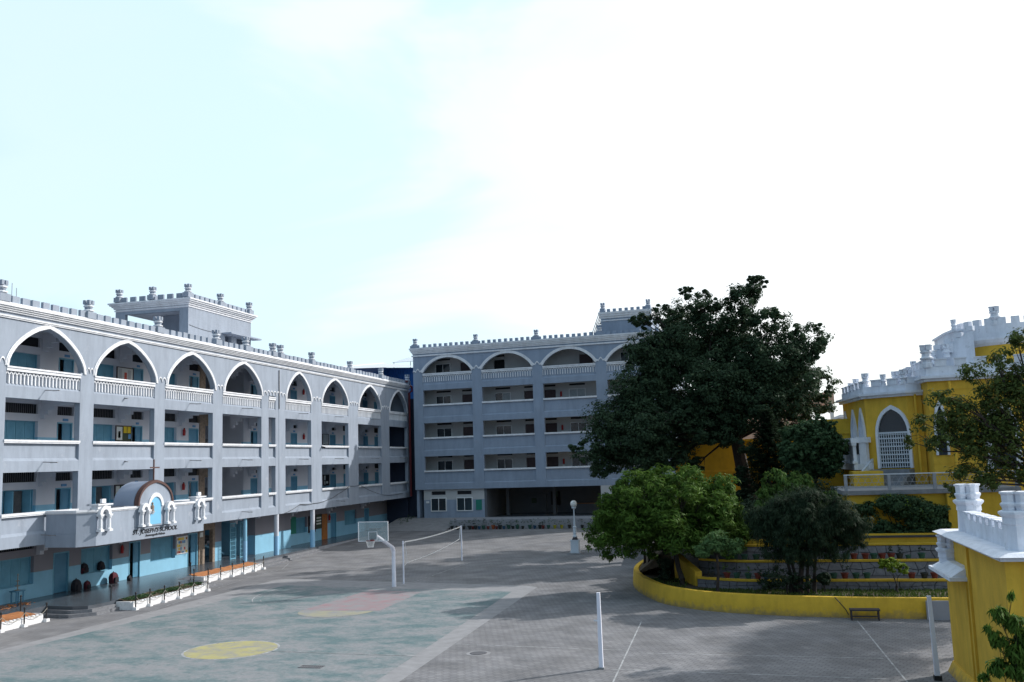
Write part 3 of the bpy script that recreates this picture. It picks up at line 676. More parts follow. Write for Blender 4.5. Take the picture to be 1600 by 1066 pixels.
colpair(42.8,43.32,3.32,4.32,1); colpair(44.98,45.5,3.32,4.32,1)
for a, b in ((39.68,40.38),(47.95,48.6)):
    colpair(a+.03,b-.03,3.32,4.3,None)
    lb('pedestal', MB().box((PX-.25,a-.12,4.383),(PX+.12,b+.12,4.56)), 'white'); lb('pedestal_cap', MB().box((PX-.3,a-.2,4.562),(PX+.2,b+.2,4.63)), 'white')
    fl = thing('floodlight', (PX,(a+b)/2,4.632), 'small white floodlight on the balcony pedestal '+('left of' if a < 44 else 'right of')+' the school name', 'floodlight', 'balcony floodlights')
    obj('bracket', MB().box((PX-.03,(a+b)/2-.1,4.632),(PX+.03,(a+b)/2+.1,4.66)), 'steel', fl); obj('lamp_head', MB().box((PX-.02,(a+b)/2-.15,4.662),(PX+.1,(a+b)/2+.15,4.86), .95), 'white', fl)
# statue in the niche
st = thing('statue', (PX+.2,cy-.42,3.9), 'small brown and white saint statue at the left edge of the blue niche', 'statue')
obj('bracket', MB().lathe((PX+.2,cy-.42,3.9), [(.05,0),(.12,.12),(.14,.16)], 8), 'white', st)
obj('body', MB().lathe((PX+.2,cy-.42,4.06), [(.09,0),(.08,.12),(.10,.22),(.06,.3),(.03,.33),(.05,.36),(.055,.4),(.03,.45)], 10), 'stonep', st, smooth=True)
# cross
cr = thing('cross', (PX,44.1,5.5), 'tall thin brown cross standing on top of the balcony arch', 'cross')
obj('upright', MB().box((PX-.03,44.06,5.5),(PX+.03,44.12,6.72)), 'vrim', cr); obj('crossbar', MB().box((PX+.032,43.7,6.26),(PX+.07,44.5,6.33)), 'vrim', cr)
# lettering
def text(body, name, loc, size, m_, shear=0, rot=(R(90),0,R(90)), depth=.012, width=None, bold=0):
    c = bpy.data.curves.new(name, 'FONT'); c.body = body; c.size = size; c.extrude = depth; c.shear = shear; c.offset = bold; c.resolution_u = 3
    t = bpy.data.objects.new(name, c); COL.objects.link(t); bpy.context.view_layer.update()
    me = bpy.data.meshes.new_from_object(t); w = t.dimensions.x; bpy.data.objects.remove(t)
    sc = width/w if width else 1
    for v in me.vertices: v.co.x *= sc
    me.materials.append(M[m_]); return me
for body, name, y, z, size, w_ in (("ST. JOSEPH'S SCHOOL",'school_name_lettering',42.36,2.97,.31,3.85), ('Asmangadh Palace','place_name_lettering',43.42,2.80,.15,1.7)):
    me = text(body, name, None, size, 'text', (.22 if size > .2 else 0), bold=.005, width=w_)
    o = bpy.data.objects.new(name, me); link(o, LB); o.location = Vector((PX+.034,y,z))-WL[LB.name]; o.rotation_euler = (R(90),0,R(90))
# rooftop tower
TX = -3.6; Ty0, Ty1 = 56.3, 64.7; TX0 = -9.25
tw = MB(); tw.holed(TX0, TX, 13.62, 17.1, [(TX0+.7,TX-.6,13.62,16.95)], Ty0, Ty0+.3)
tw2 = MB(lambda u, v, w: (u, w, v)); tw2.holed(TX0, TX, 13.62, 17.1, [(TX0+.75,TX-.68,13.62,16.9)], Ty0, Ty0+.3)
T = lb('rooftop_tower', tw2, 'grey')
mb = MB(tfL); mb.holed(Ty0+.3, Ty1, 13.62, 17.1, [(61.0,61.9,13.62,15.75),(62.6,63.9,14.4,15.75)], TX, TX-.25)
obj('tower_wall', mb, 'grey', T)
obj('tower_wall', MB().box((-7.4,Ty0+2.5,13.62),(-3.9,Ty0+2.7,17.08)), 'grey', T)
obj('tower_wall', MB().box((TX0,Ty1-.25,13.62),(TX-.26,Ty1,17.1)), 'grey', T)
obj('tower_roof', MB().box((TX0,Ty0,17.1),(TX,Ty1,17.28)), 'plaster', T)
obj('tower_shade', MB().box((TX+.002,60.6,15.78),(TX+.75,65.0,15.88)), 'grey', T)
for z0, z1, x in ((17.14,17.2,.07),(17.282,17.4,.1),(17.402,17.5,.2),(17.502,17.6,.3),(17.602,17.7,.38)):
    obj('tower_cornice', MB().box((TX0-x,Ty0-x,z0),(TX+x,Ty1+x,z1)), 'white', T)
obj('tower_kerb', MB().box((TX0,Ty0,17.702),(TX,Ty1,17.78)), 'grey', T)
tp = [(TX-.1,Ty0+.1),(TX-.1,(Ty0+Ty1)/2),(TX-.1,Ty1-.1),((TX0+TX)/2,Ty0+.1),(TX0+.2,Ty0+.1)]
for x, y in tp: 
    o = pinnacle(T, (x,y,17.782), rz=0, s=.95)
yy = Ty0+.55
while yy < Ty1-.3:
    if abs(yy-(Ty0+Ty1)/2) > .4: obj('merlon', mer, 'grey', T, at=(TX-.13,yy,17.782), me=me_m)
    yy += .62
xx = TX-.75
while xx > TX0+.3:
    if abs(xx-(TX0+TX)/2) > .4: obj('merlon', mer, 'grey', T, at=(xx,Ty0+.13,17.782), me=me_m, rz=R(90))
    xx -= .72
obj('wall_cable', MB().tube(sag((TX+.02,Ty0+.1,15.9),(TX+.02,60.8,15.85),.12), .012, 4), 'black', T)
for q, y in enumerate((38.6,38.9)):
    lb('roof_rebar', MB().tube([(-2,y,13.6),(-2,y,15.5-q*.2)], .015, 4), 'steel')

# walkway in front of the ground floor
mb = MB(); mb.prism([(BX-7,Y0),(.15,Y0),(.15,39.0),(1.75,38.8),(2.42,39.0),(2.6,40.4),(2.6,48.2),(.9,48.4),(.25,52.0),(.15,58.0),(.15,Y1+3),(BX-7,Y1+3)], -.6, 0)
w_ = struct('walkway', mb, 'floor')
mb = MB(); mb.box((.152,68.3,-.6),(.2,Y1+2,-.03)); struct('walkway_edge', mb, 'plinth')
# corner steps
st1 = thing('entrance_steps', (1.5,38.6,G), 'grey stone corner steps up to the walkway below the school name balcony', 'steps')
top_ = [(.15,39.13),(1.77,38.78),(2.42,38.98),(2.62,40.5)]; bot_ = [(.3,38.2),(2.07,38.0),(2.98,39.2),(3.0,40.75)]
for k in range(3):
    f_ = (k+1)/3; o_ = [((1-f_)*a[0]+f_*b[0], (1-f_)*a[1]+f_*b[1]) for a, b in zip(top_, bot_)]
    pl = o_+[(2.4,40.6),(2.0,39.6),(.2,39.6)]
    obj('step', MB().prism(pl, G, -.148*(k+1)+.14-.142+.0), 'step', st1)
st2 = thing('side_steps', (2.9,48.5,G), 'small grey stone steps between the two white planters', 'steps')
for k in range(3): obj('step', MB().box((.9+.0,48.3+.0,G),(2.5+.25*k,49.1+.35*k,-.142*(k+1)-.0)), 'step', st2)
st3 = thing('concrete_ledge_steps', (1,60.5,G), 'low worn concrete steps beside the first blue column', 'steps')
for k in range(3): obj('step', MB().prism([(.16,57.9),(.5+.4*k,58.0-.1*k),(.55+.4*k,61.6+.2*k),(.16,62.4+.3*k)], G, -.145*(k+1)), 'step', st3)
st4 = thing('doorway_steps', (.5,65,G), 'broad grey steps between the two blue columns', 'steps')
for k in range(3): obj('step', MB().box((.152,62.7-.25*k,gz(64)-.1),(.45+.3*k,67.9+.02*k,-.13*(k+1))), 'step', st4)

# planters with chain posts
def planter(name, label, x0, x1, y0, y1, soilm, taper=False):
    t = thing(name, ((x0+x1)/2,(y0+y1)/2,G), label, 'planter', 'white planters along the walkway')
    mb = MB(); mb.box((x1-.14,y0,G),(x1,y1,-.12)); 
    n_ = int((y1-y0)/.22)
    for k in range(n_):
        yy = y0+(k+.5)*(y1-y0)/n_; mb.lathe((x1-.07,yy,-.12), [(.10,-.02),(.09,.03),(.05,.06)], 6)
    obj('front_wall', mb, 'wplant', t)
    obj('end_wall', MB().box((x0,y0,G),(x1-.142,y0+.12,-.06)), 'wplant', t); obj('end_wall', MB().box((x0,y1-.12,G),(x1-.142,y1,-.06)), 'wplant', t)
    mb = MB(); nx_, ny_ = 4, int((y1-y0)/.25); r_ = random.Random(int(y0))
    vs = [(x0+.0+(x1-.15-x0)*i/nx_, y0+.12+(y1-y0-.24)*j/ny_, -.10+.13*(1-i/nx_)+r_.uniform(-.02,.03)) for j in range(ny_+1) for i in range(nx_+1)]
    mb.add(vs, [(j*(nx_+1)+i, j*(nx_+1)+i+1, (j+1)*(nx_+1)+i+1, (j+1)*(nx_+1)+i) for j in range(ny_) for i in range(nx_)])
    obj('soil', mb, soilm, t, smooth=True)
    return t
planter('planter', 'white scalloped planter of red soil at the bottom left, before the corner steps', .2, 1.42, 29.5, 37.3, 'terra')
planter('planter', 'long white scalloped planter with green ground plants below the school name balcony', 2.66, 3.6, 40.7, 47.3, 'soil')
planter('planter', 'white scalloped planter of red soil beyond the small steps, in front of the grille gate', .32, 1.38, 50.4, 57.4, 'terra')
postm = [None, None]
posts = [(1.42,33.3),(1.42,34.7),(1.42,36.05),(1.42,37.4)], [(3.62,40.75),(3.6,41.9),(3.6,43.1),(3.6,44.4),(3.6,45.7),(3.58,47.1)], [(1.4,50.7),(1.4,52.06),(1.4,53.4),(1.4,54.75),(1.4,56.1),(1.4,57.3)]
pn = ['bottom left planter','green planter','far red planter']
for g_, ps in enumerate(posts):
    for k, (x, y) in enumerate(ps):
        t = thing('chain_post', (x+.08,y,G), '%s black chain post along the %s, counted from near end' % (ordn[k], pn[g_]), 'post', 'black chain posts along the planters')
        o = obj('base_block', MB().box((-.11,-.11,0),(.11,.11,.13), .9), 'wplant', t, at=(x+.08,y,G), me=postm[0]); postm[0] = o.data
        o = obj('post', MB().lathe((0,0,.13), [(.03,0),(.03,.62),(.045,.64),(.045,.68),(.02,.72)], 8), 'black', t, at=(x+.08,y,G), me=postm[1]); postm[1] = o.data
    mb = MB()
    for k in range(len(ps)-1):
        for z in (.15,): mb.tube(sag((ps[k][0]+.12,ps[k][1],z),(ps[k+1][0]+.12,ps[k+1][1],z),.28,10), .014, 5)
    tag(obj('chain', mb, 'chain'), 'pale chain hung in loops between the posts of the '+pn[g_], 'chain', 'chains between the planter posts')
for k, (x, y) in enumerate(((2.6,40.4),(2.75,47.2),(.3,37.2),(.45,50.5))):
    t = thing('walkway_post', (x,y,-.02), ['black post with a round top at the near inner corner of the green planter','black post at the far inner corner of the green planter','black post on the walkway edge beside the corner steps','black post at the near inner corner of the far red planter'][k], 'post', 'black chain posts along the planters')
    o = obj('post', MB(), 'black', t, at=(x,y,-.1), me=postm[1])

# ------------------------------------------------------------------ BACK BUILDING
TH = -.06698158; DRX, DRY = math.cos(TH), math.sin(TH); NX, NY = -math.sin(TH), math.cos(TH)
def Bp(s, n, z): return (DRX*s+NX*n, 87.8+DRY*s+NY*n, z)
BB = thing('hall_building', Bp(14,0,0), 'four storey blue grey block with rounded top arches across the back of the yard', 'building')
def tfB(u, v, w): return Bp(u, w, v)        # u = s, v = z, w = depth (positive away)
def bb(name, mb, m, par=None, **k): return obj(name, mb, m, par or BB, **k)
SB = [(2.2,7.3),(8.3,13.4),(14.4,19.5),(20.55,25.6)]; S0, S1 = 1.2, 26.5
BM = [3.55,6.72,9.94,13.15]; CP = [5.28,8.47,11.67]; FB_ = [.85,4.1,7.3,10.5,13.7]; CB = [3.9,7.05,10.25,13.5,16.6]
for i, (a, b) in enumerate([(S0,2.2),(7.3,8.3),(13.4,14.4),(19.5,20.55),(25.6,S1)]):
    bb('column', MB(tfB).box((a,3.552,0),(b,14.9,.32)), 'grey2')
for i, (a, b) in enumerate(SB):
    for L in range(4):
        z = BM[L]; t_ = .55
        mb = MB(tfB); mb.box((a,z,.004),(b,z+t_,.3)); mb.add([(a,z+t_,.004),(b,z+t_,.004),(b,z+t_+.1,.1),(a,z+t_+.1,.1),(a,z+t_,.3),(b,z+t_,.3),(b,z+t_+.1,.3),(a,z+t_+.1,.3)], [(0,1,2,3),(3,2,6,7),(7,6,5,4),(0,3,7,4),(1,5,6,2),(0,4,5,1)])
        bb('beam', mb, 'grey2')
        if L < 3:
            bb('parapet_panel', MB(tfB).box((a,z+t_+.102,.10),(b,CP[L]-.06,.28)), 'grey2')
            bb('sill_cap', MB(tfB).box((a-.02,CP[L]-.058,-.06),(b+.02,CP[L]+.1,.32)), 'white')
        else:
            bb('parapet_panel', MB(tfB).box((a,z+t_+.102,.10),(b,14.6,.26)), 'grey2')
            mb = MB(tfB); mb.box((a,14.56,-.03),(b,14.66,.3)); mb.box((a,14.662,.0),(b,14.7,.3)); mb.box((a,14.702,-.05),(b,14.8,.3)); bb('hand_rail', mb, 'white')
            mb = MB(tfB); nb = 21; p = (b-a)/nb
            for k in range(nb+1):
                u = a+k*p; mb.box((max(a,u-.035),13.97,.04),(min(b,u+.035),14.4,.098))
                if k < nb: mb.ribbon([(u+.035,14.4),(u+p/2,14.5),(u+p-.035,14.4)], [(u-.03,14.4),(u+p/2,14.565),(u+p+.03,14.4)], .045, .098)
            bb('balustrade', mb, 'white', kind='stuff')
def barch(a, b, off=0):
    c, h = (a+b)/2, (b-a)/2; sg = 1.42; Rr = (h*h+sg*sg)/(2*sg); zc = 14.85+sg-Rr; a0 = math.asin(h/Rr)
    return [(c+(Rr+off)*math.sin(-a0+2*a0*i/18), zc+(Rr+off)*math.cos(-a0+2*a0*i/18)) for i in range(19)]
for i, (a, b) in enumerate(SB):
    P = barch(a-.0, b+.0); l0 = S0 if i == 0 else (SB[i-1][1]+a)/2; l1 = S1 if i == 3 else (b+SB[i+1][0])/2
    mb = MB(tfB); mb.ribbon(P, [(u,16.62) for u, v in P], .002, .32); mb.box((l0,14.902,.002),(a,16.62,.32)); mb.box((b,14.902,.002),(l1,16.62,.32))
    bb('arch_wall', mb, 'grey2')
    bb('arch_moulding', MB(tfB).ribbon(barch(a,b,.0), barch(a,b,.26), -.07, 0), 'white')
    mb = MB(tfB)
    for c in ((l0+.25,) if i == 0 else ()): pass
    for c, h in (((a+ (SB[i-1][1] if i else S0))/2, .26),):
        for k in (-1,0,1):
            P = [(c+k*.42-.21+.42*j/8, 14.93+(.26 if k == 0 else .1)*math.sin(math.pi*j/8)) for j in range(9)]
            P = [(max(u, S0), v) for u, v in P]
            mb.ribbon(P, [(u, v+.13) for u, v in P], -.05, 0)
    bb('scallop_moulding', mb, 'white')
bb('lower_moulding', MB(tfB).box((S0-.1,16.5,-.12),(S1,16.64,0)), 'white'); bb('frieze', MB(tfB).box((S0,16.642,.004),(S1,16.76,.32)), 'grey2')
for z0, z1, x in ((16.762,16.9,.08),(16.902,17.05,.16),(17.052,17.2,.24),(17.202,17.34,.3)): bb('cornice', MB(tfB).box((S0-x,z0,-x),(S1,z1,.32)), 'white')
me_b = None; s_ = 1.9; bpins = [1.45,7.8,13.9,20.0]
merb = MB().box((-.15,-.12,0),(.15,.12,.30))
bb('roof_kerb', MB(tfB).box((S0,17.342,-.12),(S1,17.38,.2)), 'grey2')
while s_ < 25.5:
    if all(abs(s_-p) > .5 for p in bpins):
        o = obj('merlon', merb, 'grey2', BB, at=Bp(s_+rj.uniform(-.02,.02),.05,17.382), me=me_b, rz=TH+rj.uniform(-.03,.03)); me_b = o.data; o.scale = (rj.uniform(.94,1.05),1,rj.uniform(.9,1.06))
    s_ += .558
for s_ in bpins:
    pinnacle(BB, Bp(s_,.05,17.382), rz=TH+R(90), s=.95, mg='grey2'); obj('merlon_base', MB(tfB).box((s_-.5,17.382,-.09),(s_+.5,17.62,-.0)), 'grey2', BB)
for L in range(1,5): bb('floor_slab', MB(tfB).box((S0,FB_[L]-.22,.325),(S1,FB_[L],9)), 'cream')
bb('roof_slab', MB(tfB).box((S0,16.63,.325),(S1,16.85,9)), 'cream')
bb('side_wall', MB(tfB).box((S0,0,.325),(S0+.25,17.3,9)), 'grey2'); bb('side_wall', MB(tfB).box((S1-.25,0,.325),(S1,17.3,9)), 'grey2'); bb('rear_wall', MB(tfB).box((S0,0,9.01),(S1,17.3,9.2)), 'grey2')
for L in range(1,5):
    f, c = FB_[L], FB_[L+1]-.22 if L < 4 else 16.62
    wn = [(2.75,4.3),(8.95,10.5),(16.4,17.95),(21.5,23.0)]; dn = [(5.5,6.6),(11.9,12.9),(13.92,15.05),(24,25)]
    if L == 4: wn = [(2.75,4.3),(21.5,23.0)]; dn = [(5.4,6.5),(8.9,10.0),(17.5,18.8)]
    holes = [(a,b,f+.95,f+2.15) for a, b in wn]+[(a,b,f-1,f+2.2) for a, b in dn]+[(a,b,f+2.5,f+2.68) for a, b in wn+dn]
    bb('corridor_wall', MB(tfB).holed(S0+.25, S1-.25, f, c, holes, 2.1, 2.3), 'cream')
    for a, b in wn:
        fr = MB(tfB).holed(a-.04, b+.04, f+.91, f+2.19, [(a+.03,(a+b)/2-.025,f+.97,f+2.12),((a+b)/2+.025,b-.03,f+.97,f+2.12)], 2.04, 2.12)
        w = bb('window', fr, 'alu')
        for u0, u1 in ((a+.03,(a+b)/2-.025),((a+b)/2+.025,b-.03)):
            obj('pane', MB(tfB).box((u0,f+.97,2.09),(u1,f+2.12,2.1)), 'curtain' if (L == 3 and u0 > 9.5) else 'glass', w)
    for a, b in dn:
        d_ = bb('door', MB(tfB).box((a+.03,f,2.16),(b-.03,f+2.18,2.22)), 'brown' if not (L == 4 and 8 < a < 10) else 'dark')  # top floor: one near-black slab stands for a dark open doorway
    for a, b in wn+dn: bb('ventilator', MB(tfB).box((a,f+2.5,2.2),(b,f+2.68,2.22)), 'ventdark')
# ground floor: small room, open hall
holes = [(2.72,4.25,1.5,2.7),(5.38,6.92,1.5,2.7),(2.75,4.2,3.02,3.36),(5.4,6.85,3.02,3.36)]
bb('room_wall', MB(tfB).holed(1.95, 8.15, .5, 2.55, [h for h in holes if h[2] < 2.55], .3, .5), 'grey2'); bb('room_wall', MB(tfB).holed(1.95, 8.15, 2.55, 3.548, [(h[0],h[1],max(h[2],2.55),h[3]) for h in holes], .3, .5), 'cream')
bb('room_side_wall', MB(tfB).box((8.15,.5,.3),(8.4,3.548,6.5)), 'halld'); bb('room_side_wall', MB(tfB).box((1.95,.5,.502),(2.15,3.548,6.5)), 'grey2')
for a, b, z0, z1 in holes[:2]:
    w = bb('window', MB(tfB).holed(a-.05, b+.05, z0-.05, z1+.05, [(a+.03,(a+b)/2-.03,z0+.03,z1-.03),((a+b)/2+.03,b-.03,z0+.03,z1-.03)], .22, .3), 'alu')
    for u0, u1 in ((a+.03,(a+b)/2-.03),((a+b)/2+.03,b-.03)): obj('pane', MB(tfB).box((u0,z0+.03,.26),(u1,z1-.03,.27)), 'glass', w)
for a, b, z0, z1 in holes[2:]: bb('ventilator', MB(tfB).box((a,z0,.4),(b,z1,.42)), 'ventdark')
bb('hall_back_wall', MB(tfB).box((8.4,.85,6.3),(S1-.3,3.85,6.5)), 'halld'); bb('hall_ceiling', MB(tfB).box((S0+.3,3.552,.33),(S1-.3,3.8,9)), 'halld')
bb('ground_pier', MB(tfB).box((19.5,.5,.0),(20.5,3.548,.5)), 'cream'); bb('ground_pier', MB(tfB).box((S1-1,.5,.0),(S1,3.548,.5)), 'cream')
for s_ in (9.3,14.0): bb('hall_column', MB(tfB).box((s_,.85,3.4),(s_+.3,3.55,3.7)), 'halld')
t = thing('hall_counter', Bp(17.3,4.5,.85), 'pale counter inside the dark open hall at the back', 'counter')
obj('front', MB(tfB).box((16.0,.85,4.3),(18.3,1.75,4.4)), 'halld', t); obj('top', MB(tfB).box((15.9,1.752,4.2),(18.4,1.8,4.9)), 'wood', t)
for k, (a, b, z0, z1, m_, lab) in enumerate(((10.9,12.6,1.0,2.7,'halld','pale notice panel standing in the dark open hall'),(13.1,14.0,1.6,2.9,'dark','black board on the back wall of the open hall'))):
    t = thing('display_stand', Bp((a+b)/2,6,z0), lab, 'notice board')
    obj('panel', MB(tfB).box((a,z0,6.1),(b,z1,6.2)), m_, t); obj('sheet', MB(tfB).box((a+.2,z0+.8,6.05),(a+.7,z0+1.3,6.09)), 'boardg', t)
t = tag(obj('green_notice_board', MB(tfB).box((7.3,1.55,.23),(7.88,2.5,.297)), 'greenb'), 'green notice board on the wall right of the two ground floor windows', 'notice board')
# plinth, ramp
mb = MB(tfB); mb.box((6.0,-.3,-3.3),(S1+3,.85,8.9)); struct('plinth', mb, 'plinth'); struct('hall_floor', MB(tfB).box((8.42,.851,.2),(S1-.3,.87,6.28)), 'floor')
mb = MB(tfB); mb.add([(S0-2,.0,-4.6),(6.0,.0,-4.6),(6.0,.85,.3),(S0-2,.85,.3),(S0-2,-.3,-4.6),(6,-.3,-4.6),(6,-.3,3),(S0-2,-.3,3),(6,.85,3),(S0-2,.85,3)], [(0,1,2,3),(3,2,8,9),(1,5,6,8,2),(0,3,9,7,4),(0,4,5,1)]); struct('ramp', mb, 'conc')
bb('wall_box', MB(tfB).box((2.2,2.25,.2),(2.5,2.45,.298)), 'alu')
# roof tower + ladder
def bt(name, mb, m_, par): return obj(name, mb, m_, par)
T2 = bb('rooftop_tower', MB(tfB).box((20.0,16.86,1.0),(24.7,19.0,6)), 'grey2')
for z0, z1, x in ((18.75,18.85,.05),(19.002,19.2,.06),(19.202,19.4,.14),(19.402,19.6,.2)): bt('tower_cornice', MB(tfB).box((20.0-x,z0,1-x),(24.7+x,z1,6+x)), 'white', T2)
s_ = 20.75
while s_ < 24.3: obj('merlon', merb, 'grey2', T2, at=Bp(s_,1.15,19.602), me=me_b, rz=TH); s_ += .56
for s_ in (20.2,24.5): pinnacle(T2, Bp(s_,1.15,19.602), rz=TH, s=.95, mg='grey2')
mb = MB(tfB)
for n_ in (2.0,2.6):
    for z_ in (0,.75): mb.tube([(18.9,17.2+z_,n_),(19.7,19.2+z_,n_)], .03, 5) if False else mb.add([(18.9,17.2+z_,n_),(18.96,17.2+z_,n_),(19.76,19.2+z_,n_),(19.7,19.2+z_,n_),(18.9,17.2+z_,n_+.05),(18.96,17.2+z_,n_+.05),(19.76,19.2+z_,n_+.05),(19.7,19.2+z_,n_+.05)], [(0,1,2,3),(7,6,5,4),(0,4,5,1),(2,6,7,3),(1,5,6,2),(0,3,7,4)])
for k in range(9): mb.box((18.95+.09*k,17.2+.22*k,2.0),(19.15+.09*k,17.23+.22*k,2.6))
for k in range(3): mb.box((18.95+.36*k,17.2+.88*k,2.0),(18.98+.36*k,18.0+.88*k,2.03))
tag(obj('roof_stairs', mb, 'steel'), 'thin steel stairs with handrails beside the rooftop tower of the back building', 'stairs')

# blue shed and solar roof behind the corner
bs = thing('blue_shed', (-6.5,100,13), 'blue corrugated rooftop shed behind the corner between the two grey blocks', 'shed')
mb = MB()
for k in range(40): mb.box((-6.4+.1*k,99.9+(k%2)*.04,8),(-6.31+.1*k,100.2,16.95-.005*k))
obj('front_wall', mb, 'blue', bs, kind='stuff')
mb = MB()
for k in range(60): mb.box((-6.55-(k%2)*.04,84.5+k*.26,9),(-6.4,84.5+k*.26+.25,15.4+.031*k))
obj('side_wall', mb, 'blue', bs, kind='stuff')
obj('roof', MB().add([(-6.9,83.9,15.45),(-6.9,100.6,17.55),(-2.6,100.6,16.95),(-2.6,99.6,16.85),(-6.3,84.0,15.4),(-6.9,83.9,15.52),(-6.9,100.6,17.62),(-2.6,100.6,17.02)], [(0,1,2,3,4),(5,6,1,0)]), 'tin', bs)
sp = thing('solar_array', (-2,104,17), 'tilted pale solar panels seen above the blue shed roof', 'solar panels')
for i in range(6):
    for j in range(3):
        x0 = -6.2+i*1.05; y0 = 101.5+j*1.7; z0 = 17.7+j*.35-(i*0)
        obj('panel', MB().add([(x0,y0,z0),(x0+1.0,y0,z0),(x0+1.0,y0+1.6,z0+.33),(x0,y0+1.6,z0+.33),(x0,y0,z0-.05),(x0+1.0,y0,z0-.05),(x0+1.0,y0+1.6,z0+.28),(x0,y0+1.6,z0+.28)], [(0,1,2,3),(7,6,5,4),(0,4,5,1),(1,5,6,2),(2,6,7,3),(3,7,4,0)]), 'solar', sp)
mb = MB()
for i in range(4): mb.box((-6.1+i*2,101.6,8),(-6.04+i*2,101.66,17.7))
obj('frame', mb, 'steel', sp)

# ------------------------------------------------------------------ FAR BUILDINGS, BACK WALL
pb = thing('pink_building', (36,92,0), 'pink apartment block with a white balcony behind the big tree', 'building')
obj('wall', MB().box((26,91,0),(38.2,100,10.3)), 'pink', pb); obj('roof', MB().box((25.8,90.7,10.302),(40.6,100.2,11.3)), 'pink', pb)
obj('balcony_column', MB().box((40.2,90.9,0),(40.5,91.2,10.3)), 'bwhite', pb); obj('balcony_wall', MB().box((38.202,91.5,0),(40.1,99,8.2)), 'bwhite', pb)
for z_ in (2.5,5.5,8.3): obj('window', MB().box((34.5,90.9,z_),(35.8,90.998,z_+1.2)), 'glass', pb); obj('window', MB().box((31.5,90.9,z_),(32.8,90.998,z_+1.2)), 'glass', pb)
wb = thing('white_building', (45,112,0), 'low white building far behind the yellow palace', 'building')
obj('wall', MB().box((43,110,0),(60,118,9.6)), 'bwhite', wb); obj('roof_edge', MB().box((42.8,109.8,9.602),(60.2,118.2,9.9)), 'bwhite', wb)
yw = thing('yellow_rear_wall', (32,71,0), 'tall yellow boundary building behind the pine and the big tree', 'wall')
obj('wall', MB().box((27.4,71,0),(40,72,6.9)), 'ywall', yw); obj('coping', MB().box((27.3,70.9,6.902),(40.1,72.1,7.05)), 'ywall', yw)
obj('band', MB().box((29.5,70.93,4.75),(33.6,70.998,4.9)), 'yellow', yw); obj('pilaster', MB().box((32.9,70.7,0),(33.5,70.998,6.88)), 'ywall', yw)
yw2 = thing('yellow_side_block', (38,60,0), 'lower yellow block with a parapet left of the palace bay', 'building')
obj('wall', MB().box((36.6,60.4,0),(40.5,63,7.0)), 'ywall', yw2); obj('parapet', MB().box((36.5,60.3,7.002),(40.5,60.5,7.9)), 'ywall', yw2); obj('band', MB().box((36.4,60.2,6.3),(40.5,60.398,6.5)), 'ywall', yw2)

# ------------------------------------------------------------------ PALACE
PA = thing('yellow_palace', (44,56,0), 'yellow palace with white battlements, a pointed arch door and a round tower on the right', 'building')
def pa(name, mb, m, par=None, **k): return obj(name, mb, m, par or PA, **k)
def offp(poly, d):
    out_ = []; n = len(poly); c = Vector((sum(p[0] for p in poly)/n, sum(p[1] for p in poly)/n))
    for i in range(n):
        p0, p, p1 = Vector(poly[i-1]), Vector(poly[i]), Vector(poly[(i+1)%n])
        a = (p-p0).normalized(); b = (p1-p).normalized(); na, nb_ = Vector((a.y,-a.x)), Vector((b.y,-b.x)); m_ = (na+nb_); 
        m_ = m_/max(.3, m_.length_squared)*2 if m_.length > .1 else na
        out_.append((p.x+m_.x*d, p.y+m_.y*d))
    return out_
R1 = [(38.55,62.5),(39.15,56.5),(41.15,55.05),(41.9,55.05),(41.9,62.5)]
R2 = [(41.75,62),(41.85,57.4),(42.0,53.6),(52,53.0),(52,62)]
def wallblock(poly, z0, z1, m_, name): pa(name, MB().prism(poly, z0, z1), m_)
# R1 front face carries the arch door, side face the lancets
wallblock(R1, 0, 8.98, 'yellow', 'bay_wall'); wallblock(R2, 0, 9.58, 'yellow', 'main_wall')
def crown(poly, z, ph, mh, edges, m_='pwhite', mw=.55, gap=.4):
    pa('cornice', MB().prism(offp(poly,.18), z-.16, z-.02), m_); pa('cornice', MB().prism(offp(poly,.34), z-.018, z+.12), m_)
    pa('parapet', MB().prism(offp(poly,.02), z+.122, z+ph), m_)
    q = offp(poly, -.06)
    for i in edges:
        a, b = Vector(q[i]), Vector(q[(i+1)%len(q)]); L_ = (b-a).length; d = (b-a)/L_; ang = math.atan2(d.y, d.x)
        n_ = max(1, int(L_/(mw+gap))); off = (L_-n_*(mw+gap)+gap)/2
        for k in range(n_):
            c = a+d*(off+k*(mw+gap)+mw/2)
            obj('merlon', MB().box((-mw/2,-.11,0),(mw/2,.11,mh)), m_, PA, at=(c.x,c.y,z+ph+.002), rz=ang)
            obj('merlon_cap', MB().box((-mw/2-.04,-.15,0),(mw/2+.04,.15,.06)), m_, PA, at=(c.x,c.y,z+ph+mh+.004), rz=ang)
crown(R1, 9.0, .5, .3, (0,1,2)); crown(R2, 9.62, .62, .34, (0,1,2))
rs0 = random.Random(77)
def ppin(x, y, z, s=1.0, par=None):
    b = MB(); b.lathe((x,y,z), [(.30*s,0),(.30*s,.25*s),(.24*s,.3*s),(.24*s,.42*s),(.36*s,.48*s),(.38*s,.55*s),(.27*s,.62*s),(.25*s,.8*s),(.34*s,.86*s),(.34*s,.92*s),(.26*s,.96*s)], 8, R(22.5))
    o = pa('pinnacle', b, 'pwhite', par)
    c = MB()
    for q in range(4):
        a = R(20+90*q); u = Vector((math.cos(a), math.sin(a)))*.22*s
        c.box((x+u.x-.11*s,y+u.y-.11*s,z+.962*s),(x+u.x+.11*s,y+u.y+.11*s,z+1.22*s)); c.box((x+u.x-.14*s,y+u.y-.14*s,z+1.222*s),(x+u.x+.14*s,y+u.y+.14*s,z+1.28*s))
    obj('pinnacle_crown', c, 'pwhite', o)
